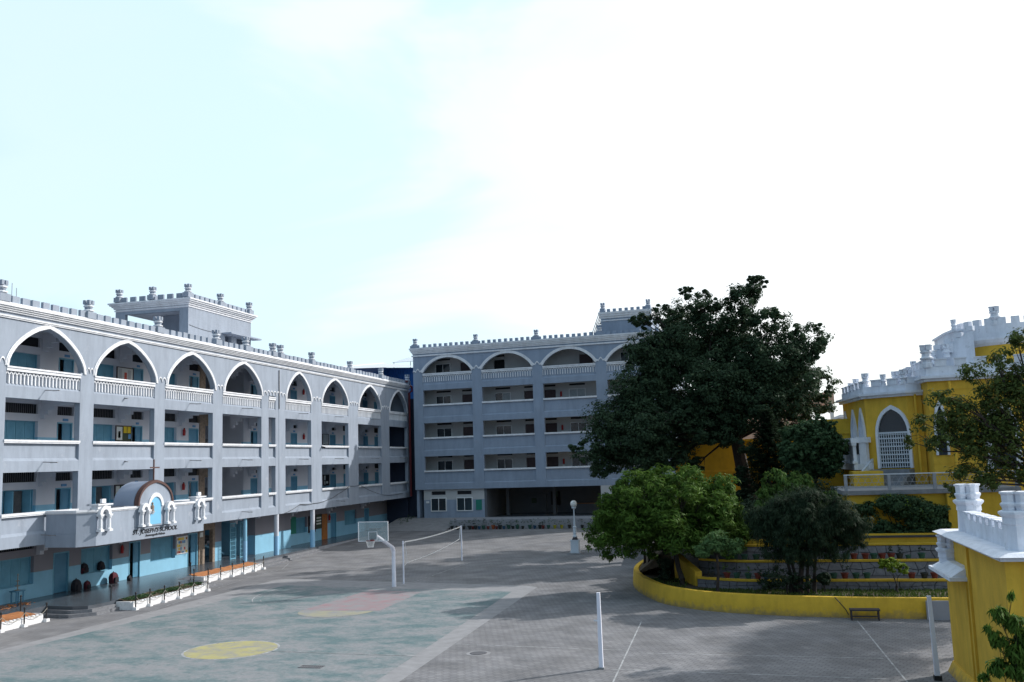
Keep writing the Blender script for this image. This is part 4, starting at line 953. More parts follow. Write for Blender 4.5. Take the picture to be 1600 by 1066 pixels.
for k in range(12):
    u = rs0.uniform(0,1); obj('roof_block_detail', MB().box((-.18,-.15,0),(.18,.15,rs0.uniform(.2,.55))), 'pwhite', PA, at=(42.5+u*2.6,57.0-u*1.0+rs0.uniform(-.2,.2),10.2+rs0.uniform(0,.4)+u*1.2), rz=rs0.uniform(-.6,.6))
for x, y, z, s in ((42.9,56.6,10.6,.6),(43.6,56.2,10.9,.6),(44.3,57.3,12.55,.45),(39.3,56.7,9.5,.62),(40.15,56.0,9.5,.5),(41.1,55.2,9.5,.62),(39.1,59.5,9.5,.55),(39.05,62,9.5,.5),(42.0,57.3,10.25,.5),(42.1,53.75,10.2,.95),(41.2,58.5,9.5,.75),(41.5,56.2,9.5,.65)): ppin(x, y, z, s)
# white stepped roof masses behind
wallblock([(44.1,58.8),(44.3,57.4),(47,57.0),(47,62),(44.1,62)], 9.6, 12.45, 'pwhite', 'roof_block')
wallblock([(44.0,58.7),(44.15,57.25),(47,56.85),(47,62.1),(44.0,62.1)], 12.452, 12.56, 'pwhite', 'roof_block_coping')
pa('stair_parapet', MB().add([(42.4,57.4,10.4),(44.9,55.6,10.4),(44.9,55.6,12.3),(42.4,57.4,10.9),(42.4,57.7,10.4),(44.9,55.9,10.4),(44.9,55.9,12.3),(42.4,57.7,10.9)], [(0,1,2,3),(7,6,5,4),(3,2,6,7),(0,3,7,4),(1,5,6,2)]), 'pwhite')
for k in range(5): obj('merlon', MB().box((-.2,-.14,0),(.2,.14,.26)), 'pwhite', PA, at=(42.8+k*.5,57.25-k*.36,11.15+k*.28), rz=R(-36))
# round tower
tc_ = (47.35,58.2)
pa('round_tower_wall', MB().lathe((*tc_,9.0), [(2.7,0),(2.7,2.5)], 40), 'yellow', smooth=True)
pa('round_tower_cornice', MB().lathe((*tc_,11.42), [(2.7,0),(2.8,.1),(2.95,.14),(3.03,.26),(3.1,.3),(3.1,.42)], 40), 'pwhite', smooth=True)
pa('round_tower_parapet', MB().lathe((*tc_,11.842), [(2.83,0),(2.83,.7)], 40), 'pwhite', smooth=True)
for k in range(26):
    a = 2*math.pi*k/26; obj('merlon', MB().box((-.12,-.2,0),(.12,.2,.36)), 'pwhite', PA, at=(tc_[0]+2.7*math.cos(a),tc_[1]+2.7*math.sin(a),12.544), rz=a)
a = R(-118); ppin(tc_[0]+2.65*math.cos(a), tc_[1]+2.65*math.sin(a), 12.5, .8)
tp_ = (50.6,58.5)
pa('turret_wall', MB().lathe((*tp_,12), [(1.0,0),(1.0,2.5),(1.45,2.6),(1.5,3.1)], 24), 'yellow', smooth=True)
pa('turret_cornice', MB().lathe((*tp_,14.6), [(1.55,0),(1.85,.1),(1.85,.3),(1.5,.32),(1.5,.8)], 24), 'pwhite', smooth=True)
ppin(49.3,58.0,15.4,.95)
# rusticated bands on the main wall (raised courses)
for k in range(9):
    z_ = 4.6+k*.55; pa('wall_course', MB().prism([(41.98,53.58),(52,52.98),(52,53.4),(42.0,53.95)], z_, z_+.5, [(41.985,53.585),(52,52.985),(52,53.4),(42.0,53.95)]), 'yellow')
pa('rain_pipe', MB().tube([(41.55,54.9,8.9),(41.55,54.85,4.5)], .07, 8), 'yellow'); pa('rain_pipe', MB().tube([(43.0,53.3,9.4),(43.0,53.25,4.0)], .08, 8), 'yellow')
# door face frame along R1 edge 1 (from (39.35,56.55) to (41.15,55.05))
e0, e1 = Vector((39.15,56.5)), Vector((41.15,55.05)); ed = (e1-e0).normalized(); en = Vector((ed.y,-ed.x))*1.0
if en.y > 0: en = -en
def tfD(u, v, w): p = e0+ed*u+en*w; return (p.x, p.y, v)
c_, h_ = 1.56, .86
DA = [(c_-h_*u_, 6.85+v_) for u_, v_ in ((1,0),(.96,.3),(.88,.55),(.75,.8),(.58,1.0),(.4,1.14),(.2,1.24),(0,1.33))]; DA = [(c_-h_,4.95)]+DA; DA = DA+[(2*c_-u, v) for u, v in DA[::-1][1:]]
cen = (c_, 6.6); DO = [(cen[0]+(u-cen[0])*1.17, v if v < 5 else cen[1]+(v-cen[1])*1.14) for u, v in DA]
dr_ = pa('arch_door', MB(tfD).add([(u,v,.012) for u, v in DA], [tuple(range(len(DA)))]), 'glass')
obj('door_surround', MB(tfD).ribbon(DA, DO, .0, .12), 'pwhite', dr_)
mb = MB(tfD)
for k in range(13): u = c_-h_+.02+k*(2*h_-.08)/12; mb.box((u,4.98,.05),(u+.045,6.85,.08))
for k in range(9): z_ = 5.0+k*.22; mb.box((c_-h_,z_,.082),(c_+h_,z_+(.07 if k % 2 else .035),.1))
mb.box((c_-h_,6.83,.04),(c_+h_,6.93,.12)); obj('lattice_screen', mb, 'lampw', dr_, kind='stuff')
# lancets on side face (39.0,62.5)-(39.35,56.55)
s0, s1 = Vector((39.15,56.5)), Vector((38.55,62.5)); sd = (s1-s0).normalized(); sn = Vector((-1,-.1)).normalized()
def tfS(u, v, w): p = s0+sd*u+sn*w; return (p.x, p.y, v)
for k, u in enumerate((1.0,3.1,5.3)):
    P = [(u-.65,6.7),(u-.58,7.15),(u-.38,7.65),(u,8.2),(u+.38,7.65),(u+.58,7.15),(u+.65,6.7)]
    w = pa('lancet_window', MB(tfS).add([(a_,b_,.012) for a_, b_ in P], [tuple(range(7))]), 'pwhite')
    obj('lancet_moulding', MB(tfS).ribbon(P, [(u+(a_-u)*1.25, b_+(.2 if b_ > 8 else .06)*(b_ > 6.8)) for a_, b_ in P], 0, .1), 'pwhite', w)
# projecting white window box with columns
bw = pa('window_box', MB(tfS).box((-.1,4.9,.0),(5.8,5.25,.85)), 'pwhite')
obj('box_top', MB(tfS).box((-.2,6.4,.0),(5.9,6.68,.95)), 'pwhite', bw); obj('box_panel', MB(tfS).box((0,5.252,.1),(5.7,5.75,.7)), 'lampw', bw)
obj('box_glass', MB(tfS).box((0,5.752,.1),(5.7,6.398,.5)), 'curtain', bw)
for k in range(4):
    u = .1+k*1.85; mb = MB(tfS); mb.box((u-.22,5.402,.68),(u+.22,6.248,.86)); mb.box((u-.28,6.25,.66),(u+.28,6.398,.92)); mb.box((u-.28,5.252,.66),(u+.28,5.4,.92)); obj('column', mb, 'pwhite', bw)
mb = MB(tfD); mb.box((-.45,4.9,.1),(.3,5.25,.5)); mb.box((-.3,5.252,.15),(.12,6.4,.45)); mb.box((-.4,6.402,.1),(.25,6.7,.5)); obj('corner_column', mb, 'pwhite', bw)
# narrow arch windows on the main wall
for x_, z0, z1 in ((42.45,5.6,8.2),(45.3,4.8,8.0),(48.5,4.8,8.0)):
    h_2 = .22 if x_ < 43 else .55; yq = 53.57-(x_-42)*.06
    P = [(x_-h_2,z0),(x_-h_2,z1-.9),(x_-h_2*.6,z1-.35),(x_,z1),(x_+h_2*.6,z1-.35),(x_+h_2,z1-.9),(x_+h_2,z0)]
    w = pa('arch_window', MB(lambda u, v, w_: (u, yq-w_, v)).add([(a_,b_,.03) for a_, b_ in P], [tuple(range(7))]), 'glass')
    obj('arch_moulding', MB(lambda u, v, w_: (u, yq-w_, v)).ribbon(P, [(x_+(a_-x_)*1.5, b_+(.25 if b_ > z1-.5 else .0)) for a_, b_ in P], .0, .15), 'pwhite', w)
# terrace with stairs and railing
tr = thing('terrace', (40,50,0), 'raised yellow terrace with a grey slab and railing in front of the palace door', 'terrace')
obj('wall', MB().box((37.0,48.15,0),(44.5,53.5,3.88)), 'ywall', tr); obj('slab', MB().box((36.85,48.0,3.882),(44.6,54.9,4.08)), 'slab', tr)
obj('buttress', MB().box((41.3,47.6,0),(42.0,48.1,3.85), .8), 'ywall', tr)
obj('block', MB().box((38.0,53.9,4.082),(39.5,56.2,4.85)), 'ywall', tr)
for k in range(4): obj('stair', MB().prism([tuple(e0+ed*(.4)+en*(1.7-.35*k)), tuple(e0+ed*2.6+en*(1.7-.35*k)), tuple(e0+ed*2.6+en*.05), tuple(e0+ed*.4+en*.05)], 4.082+.0, 4.3+.2*k), 'slab', tr)
for u in (.25,): obj('stair_cheek', MB(tfD).add([(u,4.1,2.0),(u,4.1,0),(u,5.5,0.0),(u,4.4,2.0),(u-.12,4.1,2.0),(u-.12,4.1,0),(u-.12,5.5,0.0),(u-.12,4.4,2.0)], [(0,1,2,3),(7,6,5,4),(3,2,6,7),(0,3,7,4)]), 'lampw', tr)
rl = thing('terrace_railing', (40,48.15,4.08), 'grey metal lattice railing along the edge of the palace terrace', 'railing')
for x_ in (36.95,38.9,40.9,42.9,44.4): obj('post', MB().box((x_,48.05,4.082),(x_+.14,48.19,4.80)), 'rail', rl)
obj('top_rail', MB().box((36.95,48.04,4.802),(44.55,48.2,4.85)), 'lampw', rl); obj('low_rail', MB().box((37.09,48.1,4.2),(44.4,48.14,4.24)), 'rail', rl)
mb = MB()
x_ = 37.15
while x_ < 44.3:
    for a, b in (((x_,4.25),(x_+.3,4.79)), ((x_+.3,4.25),(x_,4.79))): mb.tube([(a[0],48.12,a[1]),(b[0],48.12,b[1])], .009, 4)
    x_ += .3
for z_ in (4.45,4.7): mb.tube([(37.1,48.12,z_),(44.4,48.12,z_)], .009, 4)
obj('lattice', mb, 'rail', rl, kind='stuff')

# ------------------------------------------------------------------ NEAR YELLOW WING (right edge)
NW = thing('yellow_gatehouse', (40,27,G), 'near yellow wing with white battlements at the right edge of the yard', 'building')
obj('lower_wall', MB().prism([(37.95,30.5),(37.95,27.95),(40,27.95),(40,30.5)], G, 2.44), 'yellow', NW)
obj('base_moulding', MB().prism([(37.78,30.62),(37.78,27.7),(40,27.7),(40,30.62)], G, G+.32, [(37.92,30.52),(37.92,27.8),(40,27.8),(40,30.52)]), 'yellow', NW)
obj('lower_cornice', MB().prism([(37.55,30.9),(37.55,27.9),(40,27.9),(40,30.9)], 2.442, 2.54), 'pwhite', NW)
obj('lower_parapet', MB().prism([(37.62,30.8),(37.62,28.0),(38.2,28.0),(38.2,30.8)], 2.542, 2.75, [(37.95,30.62),(37.95,28.0),(38.2,28.0),(38.2,30.62)]), 'pwhite', NW)
obj('upper_wall', MB().prism([(38.05,28.1),(38.05,23.9),(44,23.9),(44,28.1)], G, 3.42), 'yellow', NW)
obj('upper_wall', MB().box((38.15,28.1,2.6),(44,30.3,3.42)), 'yellow', NW)
obj('pilaster', MB().box((37.99,27.75,G),(38.048,28.09,3.4)), 'yellow', NW); obj('pilaster', MB().box((38.0,23.86,G),(38.3,24.3,3.41)), 'yellow', NW)
obj('cornice', MB().prism([(37.9,30.9),(37.85,23.6),(44,23.6),(44,30.9)], 3.422, 3.52), 'pwhite', NW)
obj('roof_slope', MB().prism([(37.75,31.0),(37.7,23.45),(44,23.45),(44,31.0)], 3.522, 3.6, [(37.95,30.8),(37.9,23.65),(44,23.65),(44,30.8)]), 'pwhite', NW)
obj('parapet', MB().box((38.35,24.6,3.602),(38.62,29.4,4.0)), 'pwhite', NW); obj('parapet', MB().box((38.9,29.6,3.602),(44,29.85,3.95)), 'pwhite', NW)
for k in range(7): 
    o = obj('merlon', MB().box((38.36,25.0+k*.66,4.002),(38.6,25.38+k*.66,4.16)), 'pwhite', NW); obj('merlon_cap', MB().box((38.31,24.96+k*.66,4.162),(38.65,25.42+k*.66,4.2)), 'pwhite', o)
for k in range(4): obj('merlon', MB().box((39.6+k*.9,29.6,3.952),(40.1+k*.9,29.85,4.2)), 'pwhite', NW)
def bigpin(x, y, z, s, name='corner_pinnacle'):
    b = MB(); b.lathe((x,y,z), [(.36*s,0),(.34*s,.62*s),(.37*s,.65*s),(.36*s,.8*s),(.45*s,.9*s),(.45*s,.95*s),(.36*s,.99*s)], 8, R(22.5)); o = obj(name, b, 'pwhite', NW)
    c = MB()
    for q in range(4):
        a = R(22.5+90*q); u = Vector((math.cos(a), math.sin(a)))*.21*s
        c.lathe((x+u.x,y+u.y,z+.992*s), [(.16*s,0),(.17*s,.06*s),(.21*s,.13*s),(.21*s,.17*s),(.16*s,.2*s),(.17*s,.38*s),(.21*s,.42*s),(.21*s,.46*s)], 8, R(22.5))
    c.lathe((x,y,z+.992*s), [(.2*s,0),(.2*s,.3*s)], 8); obj('pinnacle_crown', c, 'pwhite', o)
bigpin(38.6,29.9,3.6,.92); bigpin(38.5,24.4,3.6,.92)
bigpin(37.95+.1,30.45,2.3,.8)

# ------------------------------------------------------------------ KERB WALL, GARDEN, STEPPED TERRACES
CW = [(26.6,56.0),(26.35,53.0),(26.33,50.8),(26.5,49.3),(26.85,47.6),(27.35,46.0),(27.95,44.4),(28.6,43.1),(29.4,42.2),(30.4,41.35),(31.6,40.75),(33.5,40.15),(35.9,39.75),(38.0,39.6),(41.5,39.5)]
def catmull(P, n=5):
    out_ = []
    for i in range(len(P)-1):
        p0, p1, p2, p3 = [Vector(P[min(max(j,0),len(P)-1)]) for j in (i-1,i,i+1,i+2)]
        for k in range(n):
            t = k/n; out_.append(tuple(.5*((2*p1)+(-p0+p2)*t+(2*p0-5*p1+4*p2-p3)*t*t+(-p0+3*p1-3*p2+p3)*t**3)))
    return out_+[tuple(P[-1])]
C2 = catmull(CW)
def offset_line(P, d):
    out_ = []
    for i in range(len(P)):
        a, b = Vector(P[max(i-1,0)]), Vector(P[min(i+1,len(P)-1)]); t = (b-a).normalized(); out_.append((P[i][0]-t.y*d, P[i][1]+t.x*d))
    return out_
inn = offset_line(C2, .32); lean = offset_line(C2, .07)
mb = MB(); n = len(C2)
rings = [[(C2[i][0],C2[i][1],G-.02),(lean[i][0],lean[i][1],.26),(offset_line(C2,.1)[i][0],offset_line(C2,.1)[i][1],.32),(inn[i][0],inn[i][1],.32),(inn[i][0],inn[i][1],G-.02)] for i in range(n)]
vs = [p for r in rings for p in r]; fs = [(i*5+k,(i+1)*5+k,(i+1)*5+(k+1)%5,i*5+(k+1)%5) for i in range(n-1) for k in range(5)]; fs += [(0,1,2,3,4), tuple((n-1)*5+k for k in (4,3,2,1,0))]
kw = obj('garden_kerb_wall', MB().add(vs, fs), 'ywall', smooth=True); tag(kw, 'curved low yellow wall around the garden bed', 'wall')
sheet('garden_bed', inn+[(41.5,43.2),(30.2,44.9),(28.6,46.5),(28.2,56)], .14, 'soil')
def ledge_y(x, y0): return y0+(.9*max(0,(32.5-x)/2.2)**1.6 if x < 32.5 else .0)-.03*(x-32.5 if x > 32.5 else 0)*0
LX0, LX1 = 30.0, 41.6
tiers = [(.10,.5,43.25,43.35,'lower'),(.5,1.1,45.0,45.35,'middle'),(1.1,1.7,46.15,46.5,'upper')]
RS = thing('garden_terrace_steps', (36,45,0), 'stepped stone faced garden terraces with yellow edges and rows of pots', 'terrace')
rs_ = random.Random(5)
for q, (z0, z1, ya, yb, nm) in enumerate(tiers):
    N = 24; X = [LX0+(LX1-LX0)*i/N for i in range(N+1)]
    mb = MB()
    A = [(x, ledge_y(x, ya), z0-.3) for x in X]; B_ = [(x, ledge_y(x, yb), z1) for x in X]; nxt = tiers[q+1][2]+.15 if q < 2 else 47.3
    C_ = [(x, ledge_y(x, nxt), z1) for x in X]; m = N+1
    mb.add(A+B_+C_, [(i,i+1,m+i+1,m+i) for i in range(N)]+[(m+i,m+i+1,2*m+i+1,2*m+i) for i in range(N)]); obj('riser_core', mb, 'joint', RS, fix=False)
    mb = MB(); e1_ = [(x, ledge_y(x, yb)-.07) for x in X]; e2_ = [(x, ledge_y(x, yb)+.16) for x in X]
    mb.add([(x,y,z1-.02) for x,y in e1_]+[(x,y,z1+.07) for x,y in e1_]+[(x,y,z1+.07) for x,y in e2_]+[(x,y,z1-.02) for x,y in e2_], [(i,i+1,m+i+1,m+i) for i in range(N)]+[(m+i,m+i+1,2*m+i+1,2*m+i) for i in range(N)]+[(2*m+i,2*m+i+1,3*m+i+1,3*m+i) for i in range(N)]); obj('ledge_edge', mb, 'ywall', RS, fix=False)
    # irregular facing stones
    if q < 3:
        rows = 2 if q == 0 else 2; nxs = 26
        gx = [[LX0+(LX1-LX0)*(i+(0 if i in (0,nxs) else rs_.uniform(-.28,.28)))/nxs for i in range(nxs+1)] for _ in range(rows+1)]
        gv = [[(j+(0 if j in (0,rows) else rs_.uniform(-.25,.25)))/rows for i in range(nxs+1)] for j in range(rows+1)]
        for j in range(rows):
            for i in range(nxs):
                cs = [(gx[j][i],gv[j][i]),(gx[j][i+1],gv[j][i+1]),(gx[j+1][i+1],gv[j+1][i+1]),(gx[j+1][i],gv[j+1][i])]
                cx = sum(c[0] for c in cs)/4; cv = sum(c[1] for c in cs)/4
                def pt(u, v, d):
                    y = ledge_y(u, ya+(yb-ya)*v); return (u, y-d, z0+(z1-.03-z0)*v)
                k1 = [pt(cx+(u-cx)*.955, cv+(v-cv)*.92, .0) for u, v in cs]; k2 = [pt(cx+(u-cx)*.93, cv+(v-cv)*.88, .035+rs_.uniform(0,.02)) for u, v in cs]
                obj('stone', MB().add(k1+k2, [(4,5,6,7),(0,1,5,4),(1,2,6,5),(2,3,7,6),(3,0,4,7)]), 'rstone', RS)
obj('planter_wall', MB().box((36.5,46.9,1.6),(41.6,47.15,2.15)), 'ywall', RS); obj('planter_band', MB().box((36.5,46.82,1.98),(41.6,46.898,2.08)), 'joint', RS); obj('planter_wall', MB().box((30.4,46.95,1.6),(36.498,47.15,1.95)), 'ywall', RS)
obj('ramp_wall', MB().add([(28.75,47.6,.1),(29.9,44.5,.1),(29.9,44.5,.78),(28.75,47.6,1.3),(29.05,47.7,.1),(30.2,44.6,.1),(30.2,44.6,.78),(29.05,47.7,1.3)], [(0,1,2,3),(7,6,5,4),(3,2,6,7),(0,3,7,4),(1,5,6,2)]), 'ywall', RS)
struct('upper_garden_soil', MB().add([(28.6,47.16,1.6),(37,47.16,1.6),(37,71,2.4),(27.0,71,2.0),(27.0,56,1.0)], [(0,1,2,3,4)]), 'soil')
struct('side_garden_soil', MB().add([(26.7,49,.15),(28.7,47.2,.9),(28.6,47.16,1.6),(27.0,56,1.0),(27,84,.2),(26.6,84,.0),(26.6,56,.13)], [(0,1,2,3),(0,3,6),(3,4,5,6)]), 'soil')
struct('planter_soil', MB().box((36.5,47.152,1.0),(44,48.14,1.9)), 'soil')

# ------------------------------------------------------------------ foliage
def quads(name, centers, normals_, sizes, m_, parent, aspect=.55, updir=None):
    n = len(centers); a = RNG.normal(size=(n,3)) if updir is None else updir+RNG.normal(size=(n,3))*.35
    nr = normals_/np.linalg.norm(normals_, axis=1, keepdims=True)
    a = a-(a*nr).sum(1, keepdims=True)*nr; a /= np.linalg.norm(a, axis=1, keepdims=True)+1e-9; b = np.cross(nr, a)
    s_ = sizes[:,None]; bend = nr*s_*.18
    v = np.empty((n,4,3)); v[:,0] = centers-a*s_; v[:,1] = centers+b*s_*aspect+bend; v[:,2] = centers+a*s_; v[:,3] = centers-b*s_*aspect+bend
    base = v.reshape(-1,3).min(0); at = ((v[...,0].min()+v[...,0].max())/2, (v[...,1].min()+v[...,1].max())/2, base[2])
    V = (v.reshape(-1,3)-np.array(at)).astype(np.float32)
    me = bpy.data.meshes.new(name); me.vertices.add(4*n); me.vertices.foreach_set('co', V.ravel())
    me.loops.add(4*n); me.loops.foreach_set('vertex_index', np.arange(4*n, dtype=np.int32)); me.polygons.add(n)
    me.polygons.foreach_set('loop_start', np.arange(0,4*n,4,dtype=np.int32)); me.update(calc_edges=True); me.validate()
    fin(me, m_); o = bpy.data.objects.new(name, me); link(o, parent); p = WL[parent.name] if parent else Vector((0,0,0)); o.location = Vector(at)-p; WL[o.name] = Vector(at)
    return o
def leaf_points(blobs, n, clump=.3, per=60, shell=.5, flat=.85):
    w = np.array([b[3]**2.2 for b in blobs]); w /= w.sum(); nc = max(len(blobs), n//per); idx = RNG.choice(len(blobs), nc, p=w)
    B_ = np.array(blobs)[idx]; d = RNG.normal(size=(nc,3)); d /= np.linalg.norm(d, axis=1, keepdims=True)
    r = B_[:,3]*(shell+(1.05-shell)*RNG.random(nc)**.6); c = B_[:,:3]+d*r[:,None]*np.array([1,1,flat])
    cr_ = B_[:,3]*clump*(.6+.8*RNG.random(nc)); j = np.repeat(np.arange(nc), per)
    q = RNG.normal(size=(len(j),3)); q /= np.linalg.norm(q, axis=1, keepdims=True); rr = cr_[j]*RNG.random(len(j))**.45
    P = c[j]+q*rr[:,None]*np.array([1,1,.65]); Nn = q*.8+d[j]*.5+np.array([0,0,.7])+RNG.normal(size=(len(j),3))*.5
    return P, Nn
def limbs(mb, base, blobs, r0, fork, nb=None, seed=1, twig=True):
    rg = random.Random(seed); base = Vector(base); fork = Vector(fork)
    mid = base.lerp(fork, .5)+Vector((rg.uniform(-.1,.1),rg.uniform(-.1,.1),0))*r0*5
    mb.tube([base-Vector((0,0,.1)), base+Vector((0,0,.15*(fork-base).length)), mid, fork], [r0*1.35,r0*1.05,r0*.9,r0*.8], 8)
    for b in (blobs if nb is None else blobs[:nb]):
        c = Vector(b[:3]); L_ = (c-fork).length
        if L_ < .1: continue
        m1 = fork.lerp(c, .35)+Vector((rg.uniform(-.1,.1),rg.uniform(-.1,.1),rg.uniform(.0,.12)))*L_
        m2 = fork.lerp(c, .7)+Vector((rg.uniform(-.08,.08),rg.uniform(-.08,.08),rg.uniform(.0,.08)))*L_
        r = r0*.42*min(1, .45+b[3]*.4/max(r0*4,.3)*.5)
        mb.tube([fork-Vector((0,0,r0*.5)), m1, m2, c], [r,r*.75,r*.5,r*.22], 6)
        if twig:
            for k in range(4):
                e_ = c+Vector((rg.uniform(-1,1),rg.uniform(-1,1),rg.uniform(-.4,1))).normalized()*b[3]*.85; mb.tube([m2, m2.lerp(e_,.6)+Vector((0,0,.06*L_)), e_], [r*.35,r*.22,r*.08], 5)
def tree(name, label, cat, base, fork, blobs, r0, n, size, leaf, bark='bark', aspect=.5, group=None, seed=1, clump=.3, per=50, shell=.5, droop=None, nb=None, flat=.85):
    t = thing(name, base, label, cat, group); mb = MB(); limbs(mb, base, blobs, r0, fork, nb, seed); obj('trunk', mb, bark, t, smooth=True)
    P, Nn = leaf_points(blobs, n, clump, per, shell, flat); sz = size*(.6+.8*RNG.random(len(P)))
    quads('crown', P, Nn, sz, leaf, t, aspect, updir=np.array(droop) if droop else None)
    return t
BIG = [(22.67,62.0,6.5,1.14),(24.1,63.0,8.36,1.91),(23.12,63.0,5.64,1.08),(24.85,65.0,6.65,1.76),(25.91,63.0,10.41,1.82),(26.59,64.0,13.26,1.46),(25.94,65.0,15.42,.71),(28.28,66.0,15.4,1.5),(28.03,64.0,12.09,1.71),(30.36,64.0,15.85,1.13),(32.88,64.0,16.1,1.26),(31.91,65.0,14.14,1.88),(34.41,63.0,14.57,1.15),(34.45,63.0,12.06,1.71),(36.97,64.0,13.27,1.28),(36.2,64.0,10.8,1.6),(37.64,65.0,10.38,1.0),(36.92,65.0,8.73,1.15),(33.64,62.0,9.15,1.47),(30.94,62.0,10.51,1.97),(28.4,62.0,8.56,1.53),(31.15,63.0,7.66,1.38),(35.22,65.0,7.54,1.09),(27.58,63.0,6.13,1.19),(26.04,63.0,4.72,1.05),(29.33,64.0,5.23,.67),(33.57,64.0,17.13,.59),(29.47,64.0,16.7,.46),(26.5,60.5,7.8,1.5),(32.3,66.5,11.5,1.9),(29.5,67,13.5,1.8),(34.5,67,10.5,1.8),(28,67,9.5,1.8)]
gq = random.Random(31)
for b in BIG[:28]:
    for k in range(4):
        a = gq.uniform(0,6.28); e_ = gq.uniform(-.3,1.2); d = Vector((math.cos(a)*math.cos(e_), math.sin(a)*math.cos(e_), math.sin(e_)))*b[3]*gq.uniform(.78,1.0); BIG.append((b[0]+d.x,b[1]+d.y,b[2]+d.z,gq.uniform(.3,.55)))
cq = Vector((32.467,0,6.015))
for b in [b for b in BIG if b[3] > 1.3 and b[2] > 7.6]:
    p = cq+(Vector(b[:3])-cq)*(1.09 if b[0] > 27 else 1.05); BIG.append((p.x,p.y,p.z-.3,b[3]*.72))
BIG += [(27.5,71,7,1.8),(29.5,72,8.5,1.8),(25.8,69,6.8,1.5),(31,73,9.5,2),(33,73,10.5,2),(28,74,9,1.8),(26.5,72,8.6,1.6),(29.9,63,9.3,1.6),(32.3,63,8.6,1.5),(33.2,63.5,10.6,1.6),(30.2,64,12.3,1.7),(29.2,64,13.9,1.5),(35.4,63.5,9.4,1.5),(26.4,62.5,9.0,1.5),(35.9,64,12.2,1.3),(26.2,61.5,6.6,1.5),(33.0,64,12.6,1.6),(31.0,64,14.6,1.3),(27.2,64,11.4,1.4),(25.0,62,7.2,1.5),(30.0,62,7.5,1.1),(34.6,64,6.9,.9),(32.3,62.5,6.4,.85),(33.2,62.3,5.6,.6),(27.2,64.5,12.2,1.5),(27.6,65,13.8,1.3),(26.0,64,11.9,1.2),(25.3,63.5,9.6,1.3),(35.6,64,13.4,1.1),(36.6,64.5,12.0,1.1)]
tree('banyan_tree', 'huge dark broad tree rising above everything in front of the back building', 'tree', (32.9,66,1.6), (31.9,65.3,7.2), BIG, .5, 260000, .10, 'lbig', seed=4, clump=.32, per=64, shell=.4, nb=33)
FRAN = [(28.61,46.5,4.33,1.15),(26.88,46.5,3.7,1.05),(30.25,46.5,3.78,1.07),(31.37,46.5,2.56,.79),(25.76,46.5,2.95,.79),(29.12,46.5,2.44,1.22),(27.43,46.5,2.16,.88),(30.57,46.5,1.68,.6),(25.31,46.5,3.42,.4),(28.16,46.5,1.49,.49),(29.6,46.0,3.6,1.0),(27.9,45.7,3.3,1.0)]
def lobed(c, rad, k, r0, r1, seed, zmin=-1.0, sx=1.0):
    g = random.Random(seed); out_ = []
    for i in range(k):
        z = 1-(1-zmin)*(i+.5)/k; a = i*2.39996+g.uniform(-.35,.35); q = math.sqrt(max(0,1-z*z)); f_ = g.uniform(.80,1.06)
        out_.append((c[0]+rad[0]*q*math.cos(a)*f_, c[1]+rad[1]*q*math.sin(a)*f_, c[2]+rad[2]*z*f_+g.uniform(-.1,.1), g.uniform(r0,r1)))
    return out_
FR2 = lobed((28.7,46.5,3.1), (3.25,2.9,2.15), 95, .28, .62, 4, -.55)+lobed((27.0,46.4,2.4), (2.1,2.2,1.3), 34, .25,.5, 6, -.8)+lobed((30.8,46.3,2.5), (1.6,1.8,1.3), 26, .25,.45, 7, -.8)+[(28.6,46.6,3.2,1.5),(27.2,46.6,2.7,1.1),(30.2,46.6,2.8,1.1)]
tree('frangipani_tree', 'bright green dome shaped tree behind the tip of the curved yellow wall', 'tree', (29.3,44.8,.14), (29.0,45.6,1.6), FR2, .13, 60000, .125, 'lfran', nb=40, seed=8, clump=.5, per=18, aspect=.24, shell=.55)
mb = MB()
for k, (x, y) in enumerate(((27.0,50.3),(27.35,49.4))):
    t = thing('thin_tree_trunk', (x,y,.14), ['thin dark trunk at the left tip of the garden bed','thin dark trunk second from the left tip of the garden bed'][k], 'tree')
    b_ = [(x+.3,y-1.5,2.4+k*.3,.6)]; mb = MB(); limbs(mb, (x,y,.14), b_, .07, (x+.1,y-.5,1.5), seed=k); obj('trunk', mb, 'bark', t)
    P, Nn = leaf_points(b_, 900, .3, 25); quads('crown', P, Nn, np.full(len(P), .1), 'lfran', t, .3)
tree('small_umbrella_tree', 'small pale green tree with a straight dark trunk in the garden bed', 'tree', (30.95,42.3,.14), (31.0,42.3,1.75), [(31.02,42.3,2.25,.5),(31.75,42.3,2.1,.38),(30.4,42.3,1.95,.34)], .07, 3200, .085, 'lfran2', seed=2, clump=.35, per=20, aspect=.3)
FEA = [(33.66,42.6,3.5,.75),(34.87,42.6,3.8,.75),(35.99,42.6,3.44,.78),(34.78,42.4,2.93,1.05),(33.19,42.6,2.69,.71),(36.42,42.6,2.38,.59),(35.51,42.6,2.12,.69),(33.93,42.6,1.87,.59),(36.91,42.6,2.11,.32),(34.2,42.9,3.2,.9)]
FEA += lobed((34.8,42.7,2.9), (2.05,1.5,1.35), 42, .22, .5, 9, -.75)
tree('feathery_tree', 'dark feathery drooping tree in the middle of the garden bed', 'tree', (34.3,42.2,.14), (34.5,42.4,1.5), FEA+[(34.5,43.0,3.6,1.1),(33.2,42.8,3.3,.8),(36.2,42.8,3.0,.8),(35.3,42.3,2.9,.9),(34.0,42.2,2.5,.8),(36.6,42.7,2.6,.6),(32.7,42.7,3.3,.6),(34.6,42.2,1.7,.7),(33.3,42.5,1.9,.6),(36.0,42.5,1.8,.55),(37.0,42.7,2.9,.45)], .12, 90000, .085, 'lfea', nb=22, seed=12, clump=.34, per=40, aspect=.13, droop=(0,0,-1.2), shell=.3)
